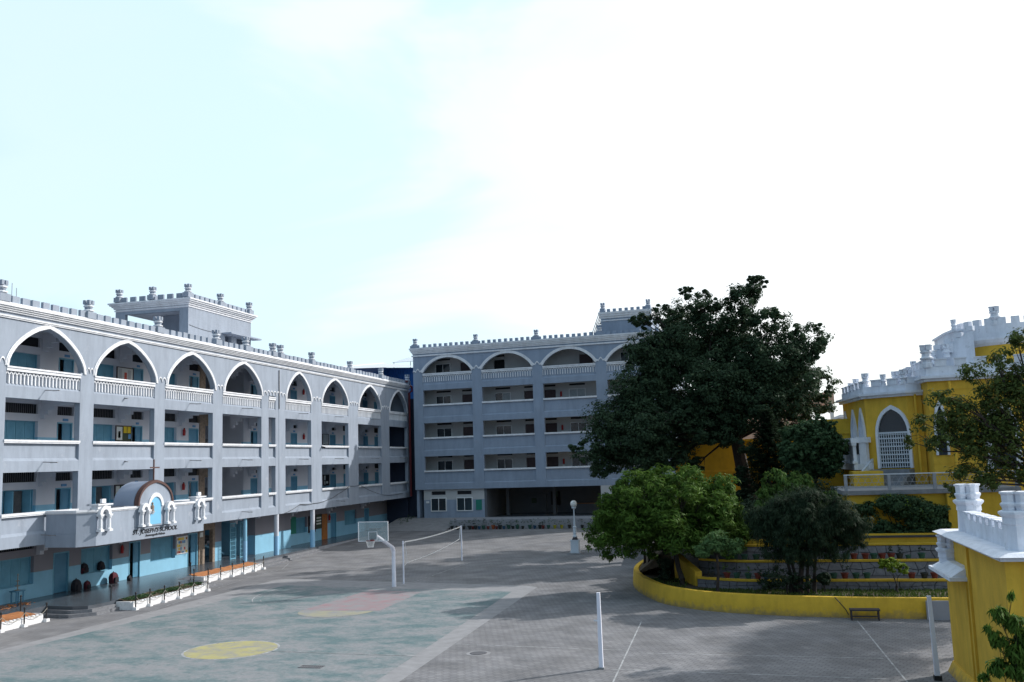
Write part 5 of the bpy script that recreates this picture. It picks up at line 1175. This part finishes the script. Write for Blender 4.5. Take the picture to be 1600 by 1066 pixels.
for k, x in enumerate((33.95,34.9,34.12,34.62)):
    t = thing('slim_trunk', (x,42.3,.14), ['slim dark stem farthest left of the feathery tree trunk','slim dark stem farthest right of the feathery tree trunk','dark stem just left of the feathery tree trunk','dark stem just right of the feathery tree trunk'][k], 'tree'); mb = MB(); mb.tube([(x,42.3,.1),(x+.05,42.35,.9),(x+(.2 if k % 2 else -.15),42.4,1.9)], [.09,.07,.05], 7); obj('trunk', mb, 'bark', t)
LIGHT = [(33.9,48.6,5.0,.25),(33.5,48.6,4.9,.2),(35.2,48.6,4.6,.35),(33.4,48.6,4.0,.48),(34.18,48.6,4.5,.5),(34.9,48.6,4.3,.6),(35.73,48.6,3.5,.5),(33.05,48.6,3.3,.45),(34.79,48.6,4.9,.25),(34.3,48.9,3.4,.9),(33.25,48.6,4.6,.2),(36.3,48.9,3.6,.5)]
tree('upright_shrub', 'light green shrub with upright leafy shoots behind the feathery tree', 'shrub', (34.4,48.9,1.65), (34.4,48.9,2.6), LIGHT, .08, 9000, .12, 'llight', seed=5, per=24, aspect=.28, droop=(0,0,1.2))
ROUND = [(35.34,57.0,6.24,.89),(36.77,57.0,6.55,.94),(36.1,57.0,7.12,.79),(36.85,57.0,5.28,.87),(35.43,57.0,4.96,.79),(37.25,57.0,5.99,.62),(36.2,57.4,5.9,1.1)]
tree('round_tree', 'rounded mid green tree left of the palace bay', 'tree', (36.2,57.2,1.8), (36.2,57.2,4.2), ROUND+lobed((36.2,57,6.0), (1.75,1.5,1.75), 40, .2, .45, 13, -.7), .14, 30000, .10, 'lround', nb=7, seed=6, per=26)
DS = [(33.4,42.1,.85,.58),(33.0,42.2,.6,.4),(34.1,41.9,.8,.42),(34.6,42.0,.65,.35)]
for lab, nm, bl, base in (('dark low bush at the foot of the feathery tree','bush',DS,(33.8,42.0,.14)), ('small dark bush right of the feathery tree foot','bush',[(35.3,42.2,.75,.26)],(35.3,42.2,.14)), ('narrow dark cypress bush behind the kerb wall tip','bush',[(28.43,46.0,1.06,.34),(28.4,46.0,.5,.32),(28.45,46.0,1.6,.22)],(28.4,46.0,.14))):
    t = thing(nm, base, lab, 'bush'); P, Nn = leaf_points(bl, 2600, .35, 30, .2); quads('foliage', P, Nn, .05*(.6+.8*RNG.random(len(P))), 'ldark', t, .5)
    mb = MB(); mb.tube([base, (base[0],base[1],base[2]+.5)], [.04,.03], 6); obj('stem', mb, 'bark', t)
t = tree('small_leafy_tree', 'small yellow green tree with splayed stems left of the gatehouse', 'tree', (38.15,42.3,.14), (38.15,42.3,.45), [(38.0,42.3,1.27,.33),(37.7,42.3,1.32,.22),(38.45,42.3,1.12,.22)], .06, 1800, .055, 'lsm', seed=3, per=20, aspect=.45)
VINE = [(37.55,47.7,3.3,.31),(38.72,47.7,3.53,.45),(39.69,47.7,3.37,.55),(40.49,47.7,3.06,.49),(40.83,47.7,2.5,.5),(39.88,47.7,2.6,.4),(41.2,47.7,1.9,.29),(38.5,47.7,2.6,.25),(37.49,47.7,2.4,.3),(39.3,47.9,3.2,.5),(41.1,47.7,3.1,.4),(39.2,47.8,3.4,.6),(40.2,47.8,3.2,.6),(40.6,47.9,2.6,.6),(41.1,47.8,2.2,.5),(38.0,47.9,3.2,.4),(37.5,47.7,2.7,.4),(38.5,47.8,2.3,.45),(39.2,47.8,2.15,.45),(40.0,47.8,2.1,.5),(37.9,47.8,2.1,.35)]
t = thing('climbing_vine', (39.5,47.8,1.9), 'dense green vine with yellow flowers hanging over the terrace wall', 'vine')
P, Nn = leaf_points(VINE, 24000, .4, 26, .3); P[:,1] = np.minimum(P[:,1], 48.05); quads('foliage', P, Nn, .065*(.6+.8*RNG.random(len(P))), 'lround', t, .5)
P, Nn = leaf_points(VINE[1:4], 90, .3, 6, .9); quads('flowers', P, Nn, np.full(len(P), .045), 'lsm', t, .8)
HB = [(31.2,50.5,2.3,.8),(32.4,51,2.6,1.0),(33.6,50.2,2.6,1.0),(35.0,50.5,2.7,1.1),(36.3,50.3,2.6,.9),(37.0,52,3.2,1.0),(35.8,53,3.6,1.0),(34.4,53.5,3.2,1.1),(32.9,54,2.9,1.0),(31.4,54,2.6,.9),(36.9,49.3,2.4,.6),(30.0,52.5,2.0,.8)]
hb_ = thing('shrub_bank', (33.8,51,1.7), 'dark shrubs filling the slope behind the stepped garden ledges', 'shrubs'); P2, N2 = leaf_points(HB, 30000, .4, 40, .3); o_ = quads('foliage', P2, N2, .09*(.6+.8*RNG.random(len(P2))), 'ldark', hb_, .5); o_['kind'] = 'stuff'
mb = MB(); 
for k in range(9): x = 37.4+k*.45; mb.tube([(x,47.9,1.9),(x+rng.uniform(-.3,.3),47.95,2.6),(x+rng.uniform(-.5,.5),48.0,3.4)], [.03,.02,.01], 5)
obj('stems', mb, 'bark', t)
IVY = [(31.98,60.0,4.43,.48),(32.11,60.0,3.46,.48),(32.13,60.0,5.0,.34)]
t = thing('columnar_bush', (32.1,60,1.8), 'dark narrow climbing bush against the yellow rear wall', 'bush'); P, Nn = leaf_points(IVY, 3500, .3, 30, .2); quads('foliage', P, Nn, .08*(.6+.8*RNG.random(len(P))), 'ldark', t, .5); mb = MB(); mb.tube([(32.1,60,1.7),(32.1,60,4.5)], [.07,.03], 6); obj('stem', mb, 'bark', t)
# Norfolk pine: tiers of branches
t = thing('norfolk_pine', (33.8,60,1.8), 'tiered narrow pine tree in front of the yellow rear wall', 'tree'); mb = MB(); mb.tube([(33.8,60,1.7),(33.85,60,8.7)], [.12,.02], 7)
Pn, Dn = [], []
for k in range(17):
    z = 3.6+k*.3; L_ = 1.75*(1-k/18.5)+.12
    for j in range(7):
        a = 2*math.pi*(j/7)+k*.5; d = Vector((math.cos(a), math.sin(a), .05)); e_ = Vector((33.82,60,z))+d*L_
        mb.tube([(33.82,60,z), tuple(Vector((33.82,60,z))+d*L_*.5+Vector((0,0,-.08))), tuple(e_+Vector((0,0,.08)))], [.025,.018,.008], 4)
        for q in range(int(120*L_)+16):
            f_ = .15+.85*random.random(); Pn.append(Vector((33.82,60,z))+d*L_*f_+Vector((random.uniform(-.1,.1),random.uniform(-.13,.13),random.uniform(-.17,.17)+.1*f_*f_))); Dn.append(Vector((random.uniform(-.4,.4),random.uniform(-.4,.4),1)))
obj('trunk', mb, 'bark', t); quads('crown', np.array([tuple(p) for p in Pn]), np.array([tuple(p) for p in Dn]), np.full(len(Pn), .12), 'lfea', t, .3)
RTB = [(38.74,37.0,6.93,.4),(39.27,36.0,7.78,.45),(40.39,36.0,8.55,.42),(41.25,36.0,9.0,.45),(41.92,36.0,9.66,.4),(39.86,36.0,7.3,.5),(40.93,36.0,7.7,.55),(41.74,36.0,7.66,.58),(39.14,36.0,6.21,.48),(40.16,36.0,5.95,.55),(41.19,36.0,6.13,.6),(41.7,36.0,5.02,.5),(40.47,36.0,4.84,.45),(39.68,36.0,5.19,.4),(38.25,37.0,6.25,.25),(39.31,36.0,4.5,.28),(41.72,36.0,8.55,.4),(42.8,36,9.2,.8),(42.8,36,7.3,.8),(42.8,36,5.8,.8)]
tree('rusty_leaf_tree', 'tree with green and rust coloured leaves reaching in from the right edge', 'tree', (43.6,36.2,.1), (42.9,36.1,4.6), RTB+[(45,41,8,1.5),(46.5,44,9,1.6),(45.9,46,8,1.5),(47,40,8.5,1.6),(48,43,10,1.7),(45,38.5,7,1.3),(49,47,10.5,2),(46,42,6.5,1.3),(47.5,45,7.5,1.5),(44.2,38,8.5,.9),(40.6,36.4,6.8,.7),(41.3,36.4,6.9,.7),(40.0,36.4,6.4,.6),(41.0,36.3,5.4,.6),(39.4,36.4,6.9,.45),(41.6,36.4,8.2,.6)], .22, 110000, .07, 'lrt', seed=9, clump=.5, per=26, aspect=.4, shell=.2)
# near plant with long hanging leaves at bottom right
NPB = [(36.93,19.0,3.34,.09),(36.69,19.0,3.0,.13),(36.94,19.0,2.84,.17),(36.65,19.0,2.56,.14),(36.95,19.0,2.34,.2),(36.66,19.0,2.06,.18),(37.0,19.0,2.01,.19),(36.51,19.0,2.73,.08),(36.33,19.0,1.89,.08),(37.15,19.05,2.6,.2)]
tree('mango_sapling', 'young tree with long hanging leaves at the bottom right corner', 'tree', (37.0,19.1,G), (36.95,19.05,1.3), NPB, .045, 2600, .09, 'lfran', seed=14, clump=.5, per=14, aspect=.2, droop=(0,0,-1.3), shell=.4)
# flowers on frangipani
t = thing('flower_cluster', (25.5,46.2,3.7), 'pink flower cluster at the left tip of the bright green tree', 'flowers'); P, Nn = leaf_points([(25.45,46.2,3.75,.12)], 50, .6, 10, .2); quads('petals', P, Nn, np.full(len(P), .05), 'flower', t, .8)
# grass in the bed
n = 5200; gx_ = RNG.uniform(26.8,41,n); tt = RNG.random(n); ymin = np.interp(gx_, [c[0] for c in C2 if c[1] < 49.5], [c[1] for c in C2 if c[1] < 49.5])+.35; ymax = np.where(gx_ < 29.5, 47.0, 43.3)
P = np.stack([gx_, ymin+(ymax-ymin)*tt, np.full(n, .17)], 1); P = P[ymax > ymin]; t = quads('grass', P, RNG.normal(size=(len(P),3))*np.array([1,1,.15]), .05+.05*RNG.random(len(P)), 'grass', None, .3, updir=np.array([0,0,1.5])); tag(t, 'patchy grass in the garden bed', 'grass'); t['kind'] = 'stuff'
P = np.stack([RNG.uniform(2.75,3.42,1500), RNG.uniform(40.95,47.1,1500), np.full(1500, .02)], 1); P = P[(np.sin(P[:,1]*2.3)+RNG.normal(size=1500)*.5) > -.3]
t = quads('ground_cover', P, RNG.normal(size=(len(P),3))+np.array([0,0,.6]), .05+.05*RNG.random(len(P)), 'lround', None, .5, updir=np.array([0,0,.8])); tag(t, 'low green plants in the long white planter below the balcony', 'plants'); t['kind'] = 'stuff'

# ------------------------------------------------------------------ pots
potm = {}
def pot(x, y, z, s, m_, plant, label, group, leafm='lround', n=60, h=.35):
    t = thing('flower_pot', (x,y,z), label, 'flower pot', group)
    key = (m_, s)
    o = obj('pot', MB().lathe((0,0,0), [(.10*s,0),(.155*s,.27*s),(.18*s,.275*s),(.18*s,.33*s),(.15*s,.33*s),(.14*s,.29*s)], 12), m_, t, at=(x,y,z), me=potm.get(key), smooth=True); potm[key] = o.data
    if plant:
        P, Nn = leaf_points([(x,y,z+.33*s+h*.45,h*.5)], n, .35, 10, .2, 1.2); o_ = quads('plant', P, Nn, .045*s*(.7+.6*RNG.random(len(P))), leafm, t, .4); o_['kind'] = 'stuff'
    else: obj('soil', MB().lathe((x,y,z+.285*s), [(.14*s,0),(.13*s,.01)], 10), 'soil', t)
low = [30.64,31.33,31.76,32.25,32.66,33.01,35.43,35.82,36.27,36.73,37.17,38.95,39.45,39.85]; lm = ['potk','potr','potg','potg','potr','potb','potg','potg','potr','potg','potg','potr','potk','potr']
cn_ = dict(potg='green',potr='dark red',potb='blue',potk='black',poty='yellow',poto='orange')
lpz = [1,1,1,1,1,0,0,0,1,0,0,0,0,0]
for k, x in enumerate(low): pot(x, ledge_y(x,43.62), .5, .92, lm[k], lpz[k], '%s pot%s, %s from left on lower garden ledge' % (cn_[lm[k]], ' with plant' if lpz[k] else '', ordn[k]), 'pots on the garden ledges', 'llight' if k in (1,3) else 'ldark', h=.4)
upx = [31.68,32.12,32.64,33.13,33.56,33.92,35.72,36.14,36.58,36.89,37.38,37.74,38.09,38.47,38.82,39.17,39.73,40.6]; um = ['potg','potg','potg','potg','potb','potg','potg','potg','potg','potr','potr','potg','potr','potr','potk','potg','potg','potg']; upz = [1,0,0,0,0,0,0,0,0,0,0,0,0,1,1,0,1,1]
for k, x in enumerate(upx): pot(x, ledge_y(x,45.62), 1.1, .95 if k != 15 else .7, um[k], upz[k], '%s pot%s, %s from left on upper garden ledge' % (cn_[um[k]], ' with plant' if upz[k] else '', ordn[k]), 'pots on the garden ledges', 'ldark')
bpx = [6.3,6.9,7.47,8.02,8.33,8.6,8.97,9.37,9.77,10.26,10.6,10.95,11.3,11.72,12.13,12.57,13.08,13.73,14.16,14.64,14.95,15.45,16.02,16.62,17.34,18.51,19.34]; bm_ = ['potk','potk','potk','potk','potr','potk','potb','potg','potr','poto','potr','potk','potb','potg','potk','potg','potk','potg','potb','potk','potr','potg','poty','poty','potk','potk','potk']
for k, s_ in enumerate(bpx):
    p = Bp(s_, -3.62+.06*math.sin(k*5), 0); pot(p[0], p[1], gz(p[1]), .95+.15*math.sin(k*3), bm_[k], 1, '%s planted pot, %s from left along the back building plinth' % (cn_[bm_[k]], ordn[k]), 'pots along the back building', 'ldark' if k % 3 else 'lround', n=70, h=.45+.25*abs(math.sin(k*1.7)))
for k in range(4):
    x, y = .45+.25*(k % 2), 86.0+k*.8; pot(x, y, gz(y), 1.1, 'potk', 1, '%s of the leafy black pots in the dark corner where the two blocks meet' % ordn[k], 'pots in the corner', 'lround', n=110, h=.9)

# ------------------------------------------------------------------ yard equipment
bk = thing('basketball_hoop', (13.75,48.83,G), 'white basketball stand with a clear backboard at the end of the court', 'basketball hoop')
obj('post', MB().lathe((13.75,48.83,G), [(.115,0),(.10,1.95)], 14), 'pole', bk, smooth=True)
mb = MB(); mb.tube([(13.75,48.83,1.42),(13.75,48.70,1.62),(13.6,46.75,2.42)], [.10,.10,.085], 10); mb.tube([(13.75,48.75,1.2),(13.75,48.4,1.7)], [.04,.04], 6); obj('arm', mb, 'pole', bk, smooth=True)
bx0, bx1, by = 12.70, 14.36, 46.5
fr = MB(lambda u, v, w: (u, w, v)); fr.holed(bx0, bx1, 2.14, 3.15, [(bx0+.035,bx1-.035,2.175,3.115)], by, by+.04); bd = obj('backboard_frame', fr, 'white', bk)
pm = bpy.data.materials.new('acrylic'); pm.use_nodes = True; b = pm.node_tree.nodes['Principled BSDF']; b.inputs['Base Color'].default_value = (.42,.5,.53,1); b.inputs['Roughness'].default_value = .35; b.inputs['Alpha'].default_value = .32; M['acrylic'] = pm
obj('backboard_pane', MB().box((bx0+.036,by+.01,2.176),(bx1-.036,by+.025,3.114)), 'acrylic', bd)
fr = MB(lambda u, v, w: (u, w, v)); fr.holed(13.28, 13.76, 2.2, 2.64, [(13.305,13.735,2.225,2.615)], by-.012, by+.005); obj('target_square', fr, 'white', bd)
obj('mount_plate', MB().box((13.33,by+.045,2.26),(13.71,by+.12,2.58)), 'bench', bk); obj('mount_plate', MB().box((13.3,by+.045,2.68),(13.74,by+.08,2.82)), 'bench', bk)
mb = MB(); N = 20; c = (13.5,by-.28,2.2); ringp = [(c[0]+.225*math.cos(2*math.pi*i/N), c[1]+.225*math.sin(2*math.pi*i/N), c[2]) for i in range(N+1)]; mb.tube(ringp, .012, 5); mb.box((13.4,by-.08,2.17),(13.6,by-.002,2.24)); rim = obj('rim', mb, 'maroon', bk)
mb = MB()
for i in range(12):
    for sg in (1,-1):
        P = []
        for k in range(5): a = 2*math.pi*i/12+sg*k*.26; r_ = .225-.022*k; P.append((c[0]+r_*math.cos(a), c[1]+r_*math.sin(a), c[2]-.085*k))
        mb.tube(P, .006, 3)
obj('net', mb, 'net', rim, kind='stuff')
vp = [(13.82,50.12),(13.72,61.49)]
for k, (x, y) in enumerate(vp):
    t = thing('net_post', (x,y,gz(y)), ['near white volleyball net post beside the basketball stand','far white volleyball net post'][k], 'post', 'volleyball net posts')
    obj('tube', MB().lathe((x,y,gz(y)), [(.05,0),(.045,2.3)], 10), 'pole', t, smooth=True); obj('hook', MB().box((x-.02,y-.12,gz(y)+2.12),(x+.02,y+.12,gz(y)+2.16)), 'pole', t)
nt_ = thing('volleyball_net', (13.77,55.8,1.0), 'slack volleyball net frame with white tape between the two posts', 'net')
a, b = (13.82,50.4,1.78), (13.72,61.3,1.80); tp1 = sag(a, b, .10, 14); lo1 = sag((13.82,50.75,.62),(13.72,61.0,1.02),.13,14)
mb = MB()
for i in range(14): 
    p, q = tp1[i], tp1[i+1]; mb.add([(p[0]-.006,p[1],p[2]-.04),(q[0]-.006,q[1],q[2]-.04),(q[0]-.006,q[1],q[2]+.03),(p[0]-.006,p[1],p[2]+.03),(p[0]+.006,p[1],p[2]-.04),(q[0]+.006,q[1],q[2]-.04),(q[0]+.006,q[1],q[2]+.03),(p[0]+.006,p[1],p[2]+.03)], [(0,1,2,3),(7,6,5,4),(3,2,6,7),(0,4,5,1)])
obj('top_tape', mb, 'net', nt_); obj('bottom_cord', MB().tube(lo1, .018, 5), 'net', nt_)
mb = MB(); mb.tube([tp1[0], lo1[0]], .016, 5); mb.tube([tp1[-1], lo1[-1]], .016, 5); mb.tube([lo1[0],(13.82,50.12,.45)], .008, 4); mb.tube([tp1[0],(13.82,50.12,1.72)], .012, 4); mb.tube([tp1[-1],(13.72,61.49,1.82)], .012, 4); obj('side_cords', mb, 'net', nt_)
# lamp post
lx, ly, lz = 20.78, 64.9, gz(64.9)
lp = thing('lamp_post', (lx,ly,lz), 'ornate white lamp post with a globe on a square pedestal in the yard', 'lamp post')
obj('foot', MB().box((lx-.48,ly-.42,lz-.02),(lx+.48,ly+.42,lz+.05)), 'conc', lp)
mb = MB(); mb.box((lx-.30,ly-.30,lz+.05),(lx+.30,ly+.30,lz+.17)); mb.box((lx-.27,ly-.27,lz+.172),(lx+.27,ly+.27,lz+.86)); mb.box((lx-.31,ly-.31,lz+.862),(lx+.31,ly+.31,lz+.92)); obj('pedestal', mb, 'lampw', lp)
obj('pedestal_cap', MB().box((lx-.2,ly-.2,lz+.922),(lx+.2,ly+.2,lz+1.12),.5), 'bench', lp)
obj('shaft', MB().lathe((lx,ly,lz+1.05), [(.07,0),(.16,.08),(.15,.14),(.09,.22),(.12,.3),(.105,.34),(.115,.62),(.10,.68),(.15,.72),(.07,.8),(.055,1.2),(.045,1.85),(.06,1.95),(.11,2.02),(.14,2.04),(.14,2.09),(.07,2.1)], 14), 'lampw', lp, smooth=True)
obj('collar', MB().lathe((lx,ly,lz+3.0), [(.08,0),(.15,.05),(.17,.09),(.13,.12),(.17,.15)], 12), 'lampw', lp)
obj('globe', MB().lathe((lx,ly,lz+3.12), [(.09,0),(.17,.05),(.215,.13),(.235,.22),(.215,.32),(.16,.4),(.08,.445),(.01,.45)], 18), 'globe', lp, smooth=True)
# badminton poles
for k, (x, y, h, lx_) in enumerate(((27.72,30.06,2.3,0),(37.3,29.44,2.3,-.05))):
    t = thing('court_pole', (x,y,G), ['short white court pole standing in the open paving','white court pole leaning beside the yellow gatehouse'][k], 'pole', 'white court poles on the paving')
    mb = MB(); w = .065; mb.add([(x-w,y-w,G),(x+w,y-w,G),(x+w,y+w,G),(x-w,y+w,G)]+[(x-w*.8+lx_,y-w*.8,G+h),(x+w*.8+lx_,y-w*.8,G+h),(x+w*.8+lx_,y+w*.8,G+h),(x-w*.8+lx_,y+w*.8,G+h)], [(3,2,1,0),(4,5,6,7),(0,1,5,4),(1,2,6,5),(2,3,7,6),(3,0,4,7)]); obj('shaft', mb, 'pole', t)
    obj('sleeve', MB().box((x-.1,y-.1,G),(x+.1,y+.1,G+.05 if k == 0 else G+.13)), 'black' if k else 'conc', t)
    if k == 0: obj('net_hook', MB().tube([(x-.05,y-.02,G+1.45),(x-.17,y-.03,G+1.45)], .03, 6), 'white', t)
# bench
t = thing('bench', (36.5,39.45,G), 'low dark metal bench against the curved yellow wall', 'bench')
obj('seat', MB().box((35.97,39.1,G+.36),(37.06,39.5,G+.42)), 'bench', t); obj('rail', MB().box((36.03,39.14,G+.14),(37.0,39.18,G+.18)), 'bench', t)
for x in (36.0,36.98):
    for y in (39.13,39.42): obj('leg', MB().box((x,y,G),(x+.05,y+.05,G+.36)), 'bench', t)
obj('wall_slab', MB(), 'plinth') if False else None
t = tag(obj('grey_panel', MB().box((38.75,39.42,G),(39.6,39.5,.25)), 'plinth'), 'grey metal panel leaning at the right end of the yellow wall', 'panel')
t = tag(obj('black_hose', MB().tube([(35.5,39.78,.33),(35.65,39.7,.15),(35.85,39.66,-.1),(35.95,39.62,-.3)], .02, 5), 'black'), 'thin black cable running down the yellow wall beside the bench', 'cable')
# extinguishers, boards, bags, stool
def ext(y, z, label, m_='red'):
    t = thing('fire_extinguisher', (BX+.1,y,z), label, 'fire extinguisher', 'fire extinguishers on the school walls'); obj('cylinder', MB().lathe((BX+.12,y,z-.22), [(.075,0),(.085,.02),(.085,.36),(.04,.42),(.03,.45)], 10), m_, t, smooth=True); obj('valve', MB().box((BX+.09,y-.03,z+.232),(BX+.15,y+.06,z+.27)), 'black', t); obj('hose', MB().tube([(BX+.13,y+.05,z+.24),(BX+.17,y+.11,z+.05),(BX+.15,y+.09,z-.15)], .012, 4), 'black', t)
ext(48.1,1.75,'red fire extinguisher on the ground floor wall left of the door under the school name'); ext(54.15,8.55,'red fire extinguisher on the second floor wall in the third arch bay'); ext(54.15,5.1,'red fire extinguisher on the first floor wall in the third arch bay')
ext(71.2,12.2,'red fire extinguisher on the top floor wall just past the pipe'); ext(71.2,8.55,'red fire extinguisher on the second floor wall just past the pipe'); ext(76.0,1.75,'red fire extinguisher on the ground floor wall beside the orange door')
for L, f in enumerate(FB_[1:4]):
    p = Bp(15.6, 2.0, f+1.75); t = thing('fire_extinguisher', p, 'red fire extinguisher on the %s floor corridor wall of the back building' % ['first','second','third'][L], 'fire extinguisher', 'fire extinguishers in the back building'); obj('cylinder', MB().lathe((p[0],p[1],p[2]-.25), [(.09,0),(.1,.02),(.1,.42),(.04,.5)], 10), 'red', t); obj('notice', MB().box((p[0]-.12,p[1]+.02,p[2]-.5),(p[0]+.08,p[1]+.05,p[2]-.35)), 'paper', t)
def board(y0, y1, z0, z1, m_, papers, label, fm='brown'):
    t = thing('notice_board', (BX+.05,(y0+y1)/2,z0), label, 'notice board'); obj('frame', MB(tfL).holed(y0, y1, z0, z1, [(y0+.05,y1-.05,z0+.05,z1-.05)], BX+.003, BX+.07), fm, t); obj('board', MB(tfL).box((y0+.05,z0+.05,BX+.003),(y1-.05,z1-.05,BX+.04)), m_, t)
    for a, b, c, d, pm_ in papers: obj('paper', MB(tfL).box((y0+a*(y1-y0),z0+c*(z1-z0),BX+.042),(y0+b*(y1-y0),z0+d*(z1-z0),BX+.048)), pm_, t)
board(47.42,48.86,7.85,8.8,'boardg',[(.06,.42,.12,.92,'paper'),(.5,.7,.55,.95,'papy'),(.74,.95,.55,.95,'papy'),(.8,.97,.2,.48,'papb'),(.16,.3,.25,.65,'boardg')],'notice board with a tree drawing and yellow pages on the second floor')
board(47.42,48.95,4.42,5.42,'boardg',[(.08,.3,.5,.92,'paper'),(.4,.6,.5,.9,'paper'),(.06,.5,.28,.5,'papg'),(.4,.55,.08,.25,'paper')],'olive notice board with white and green papers on the first floor behind the vault')
board(47.42,48.95,11.2,12.2,'paper',[(.1,.3,.3,.9,'cream' ),(.45,.6,.2,.7,'papr'),(.66,.85,.3,.85,'cream')],'framed white display board on the top floor wall')
board(74.88,76.1,7.9,8.86,'paper',[(.1,.5,.2,.9,'cream'),(.55,.9,.3,.9,'cream')],'framed pale poster on the second floor wall, eighth bay')
board(74.95,76.15,4.45,5.4,'dark',[(.15,.4,.5,.9,'paper'),(.2,.35,.1,.4,'paper'),(.5,.8,.2,.4,'paper')],'black notice board with white papers on the first floor, eighth bay')
board(72.1,73.4,.75,2.1,'dark',[(.2,.5,.1,.4,'paper'),(.6,.9,.5,.8,'papb')],'black notice board behind the second blue column')
board(73.5,74.6,.95,2.15,'boardg',[(.1,.9,.7,.8,'paper'),(.1,.9,.5,.6,'paper'),(.1,.9,.3,.4,'paper')],'green timetable board left of the orange door')
r_ = random.Random(9); pp = []
for i in range(6):
    for j in range(5): pp.append((.02+i*.162,.02+i*.162+r_.uniform(.11,.155),.03+j*.19,.03+j*.19+r_.uniform(.12,.175),r_.choice(['paper','papy','papr','papb','papg','paper','cream','wood'])))
board(53.56,54.8,.9,1.98,'paper',pp,'colourful poster collage on the ground floor wall beside the teal door','alu')
t = tag(obj('green_board', MB(tfL).box((69.05,.9,BX+.003),(69.9,2.2,BX+.05)), 'greenb'), 'plain green board on the ground floor wall between the blue columns', 'notice board')
t = tag(obj('switch_board', MB(tfL).box((55.98+.15,1.75,BX+.065),(56.5,2.05,BX+.1)), 'paper'), 'small white sign on the brown stone pier at ground level', 'sign')
def bag(y, x, z, s, m_, label, lean=.05):
    t = thing('school_bag', (x,y,z), label, 'school bag', 'school bags left on the walkway and sills')
    obj('body', MB().loft([[(x+a*.5*s*k,y+b*s*k,z+h*s) for a, b in ((-.24,-.2),(.0,-.23),(.24,-.2),(.28,0),(.24,.2),(0,.23),(-.24,.2),(-.26,0))] for h, k in ((0,.85),(.05,1.0),(.3,1.02),(.42,.85),(.5,.5),(.52,.2))]), m_, t, smooth=True)
    obj('pocket', MB().loft([[(x+(.13+a)*s,y+b*s*k,z+h*s) for a, b in ((0,-.15),(.08,-.13),(.08,.13),(0,.15))] for h, k in ((.03,.9),(.06,1),(.24,1),(.28,.85))]), 'bagk' if m_ == 'bagr' else m_, t, smooth=True)
    obj('handle', MB().tube([(x-.02,y-.06*s,z+.5*s),(x,y,z+.57*s),(x-.02,y+.06*s,z+.5*s)], .014, 5), 'bagk', t)
bag(43.95,-2.15,0,1.15,'bagk','black school bag on the walkway just right of the nearest open door'); bag(44.75,-2.1,0,.8,'bagr','small dark red bag next to the black bag by the nearest door')
bag(47.0,-2.15,0,1.15,'bagr','maroon school bag standing against the aqua wall below the fire extinguisher'); bag(48.05,-1.9,0,.6,'bagk','small flat black bag lying right of the maroon school bag')
bag(45.15,BX-.08,.775,1.0,'bagk','large black bag on the ground floor window sill'); bag(44.95,BX+.02,.775,.55,'bagr','small red bag at the left end of the window sill'); bag(46.55,BX-.08,.775,.9,'bagk','round black bag near the right end of the window sill')
t = thing('stool', (-1.9,39.5,0), 'dark wooden stool with a brass stand on the walkway at the left edge', 'stool')
obj('seat', MB().box((-2.1,39.2,.58),(-1.7,39.8,.63)), 'teal_dark', t)
for x in (-2.06,-1.78):
    for y in (39.25,39.7): obj('leg', MB().box((x,y,0),(x+.05,y+.05,.58)), 'teal_dark', t)
obj('brace', MB().box((-1.76,39.3,.2),(-1.74,39.7,.24)), 'teal_dark', t)
t = tag(obj('lamp_stand', MB().lathe((-1.9,39.5,.632), [(.14,0),(.14,.02),(.03,.05),(.03,.18),(.12,.2),(.12,.22),(.025,.25),(.025,.42),(.09,.44),(.09,.46),(.02,.48),(.02,.7),(.04,.74),(.0,.8)], 14), 'chain', smooth=True), 'tiered oil lamp standing on the wooden stool', 'oil lamp')
mb = MB(); rr = random.Random(2)
for k in range(60):
    x = rr.uniform(-1.9,-.9); y = rr.uniform(37.2,39.6); a = rr.uniform(0,3.14); L_ = rr.uniform(.1,.5); mb.tube([(x,y,.02+rr.uniform(0,.06)),(x+L_*math.cos(a)*.5,y+L_*math.sin(a),.03+rr.uniform(0,.06))], .012, 4)
tag(obj('twig_heap', mb, 'terra', kind='stuff'), 'heap of dry twigs on the walkway below the stool', 'twigs')
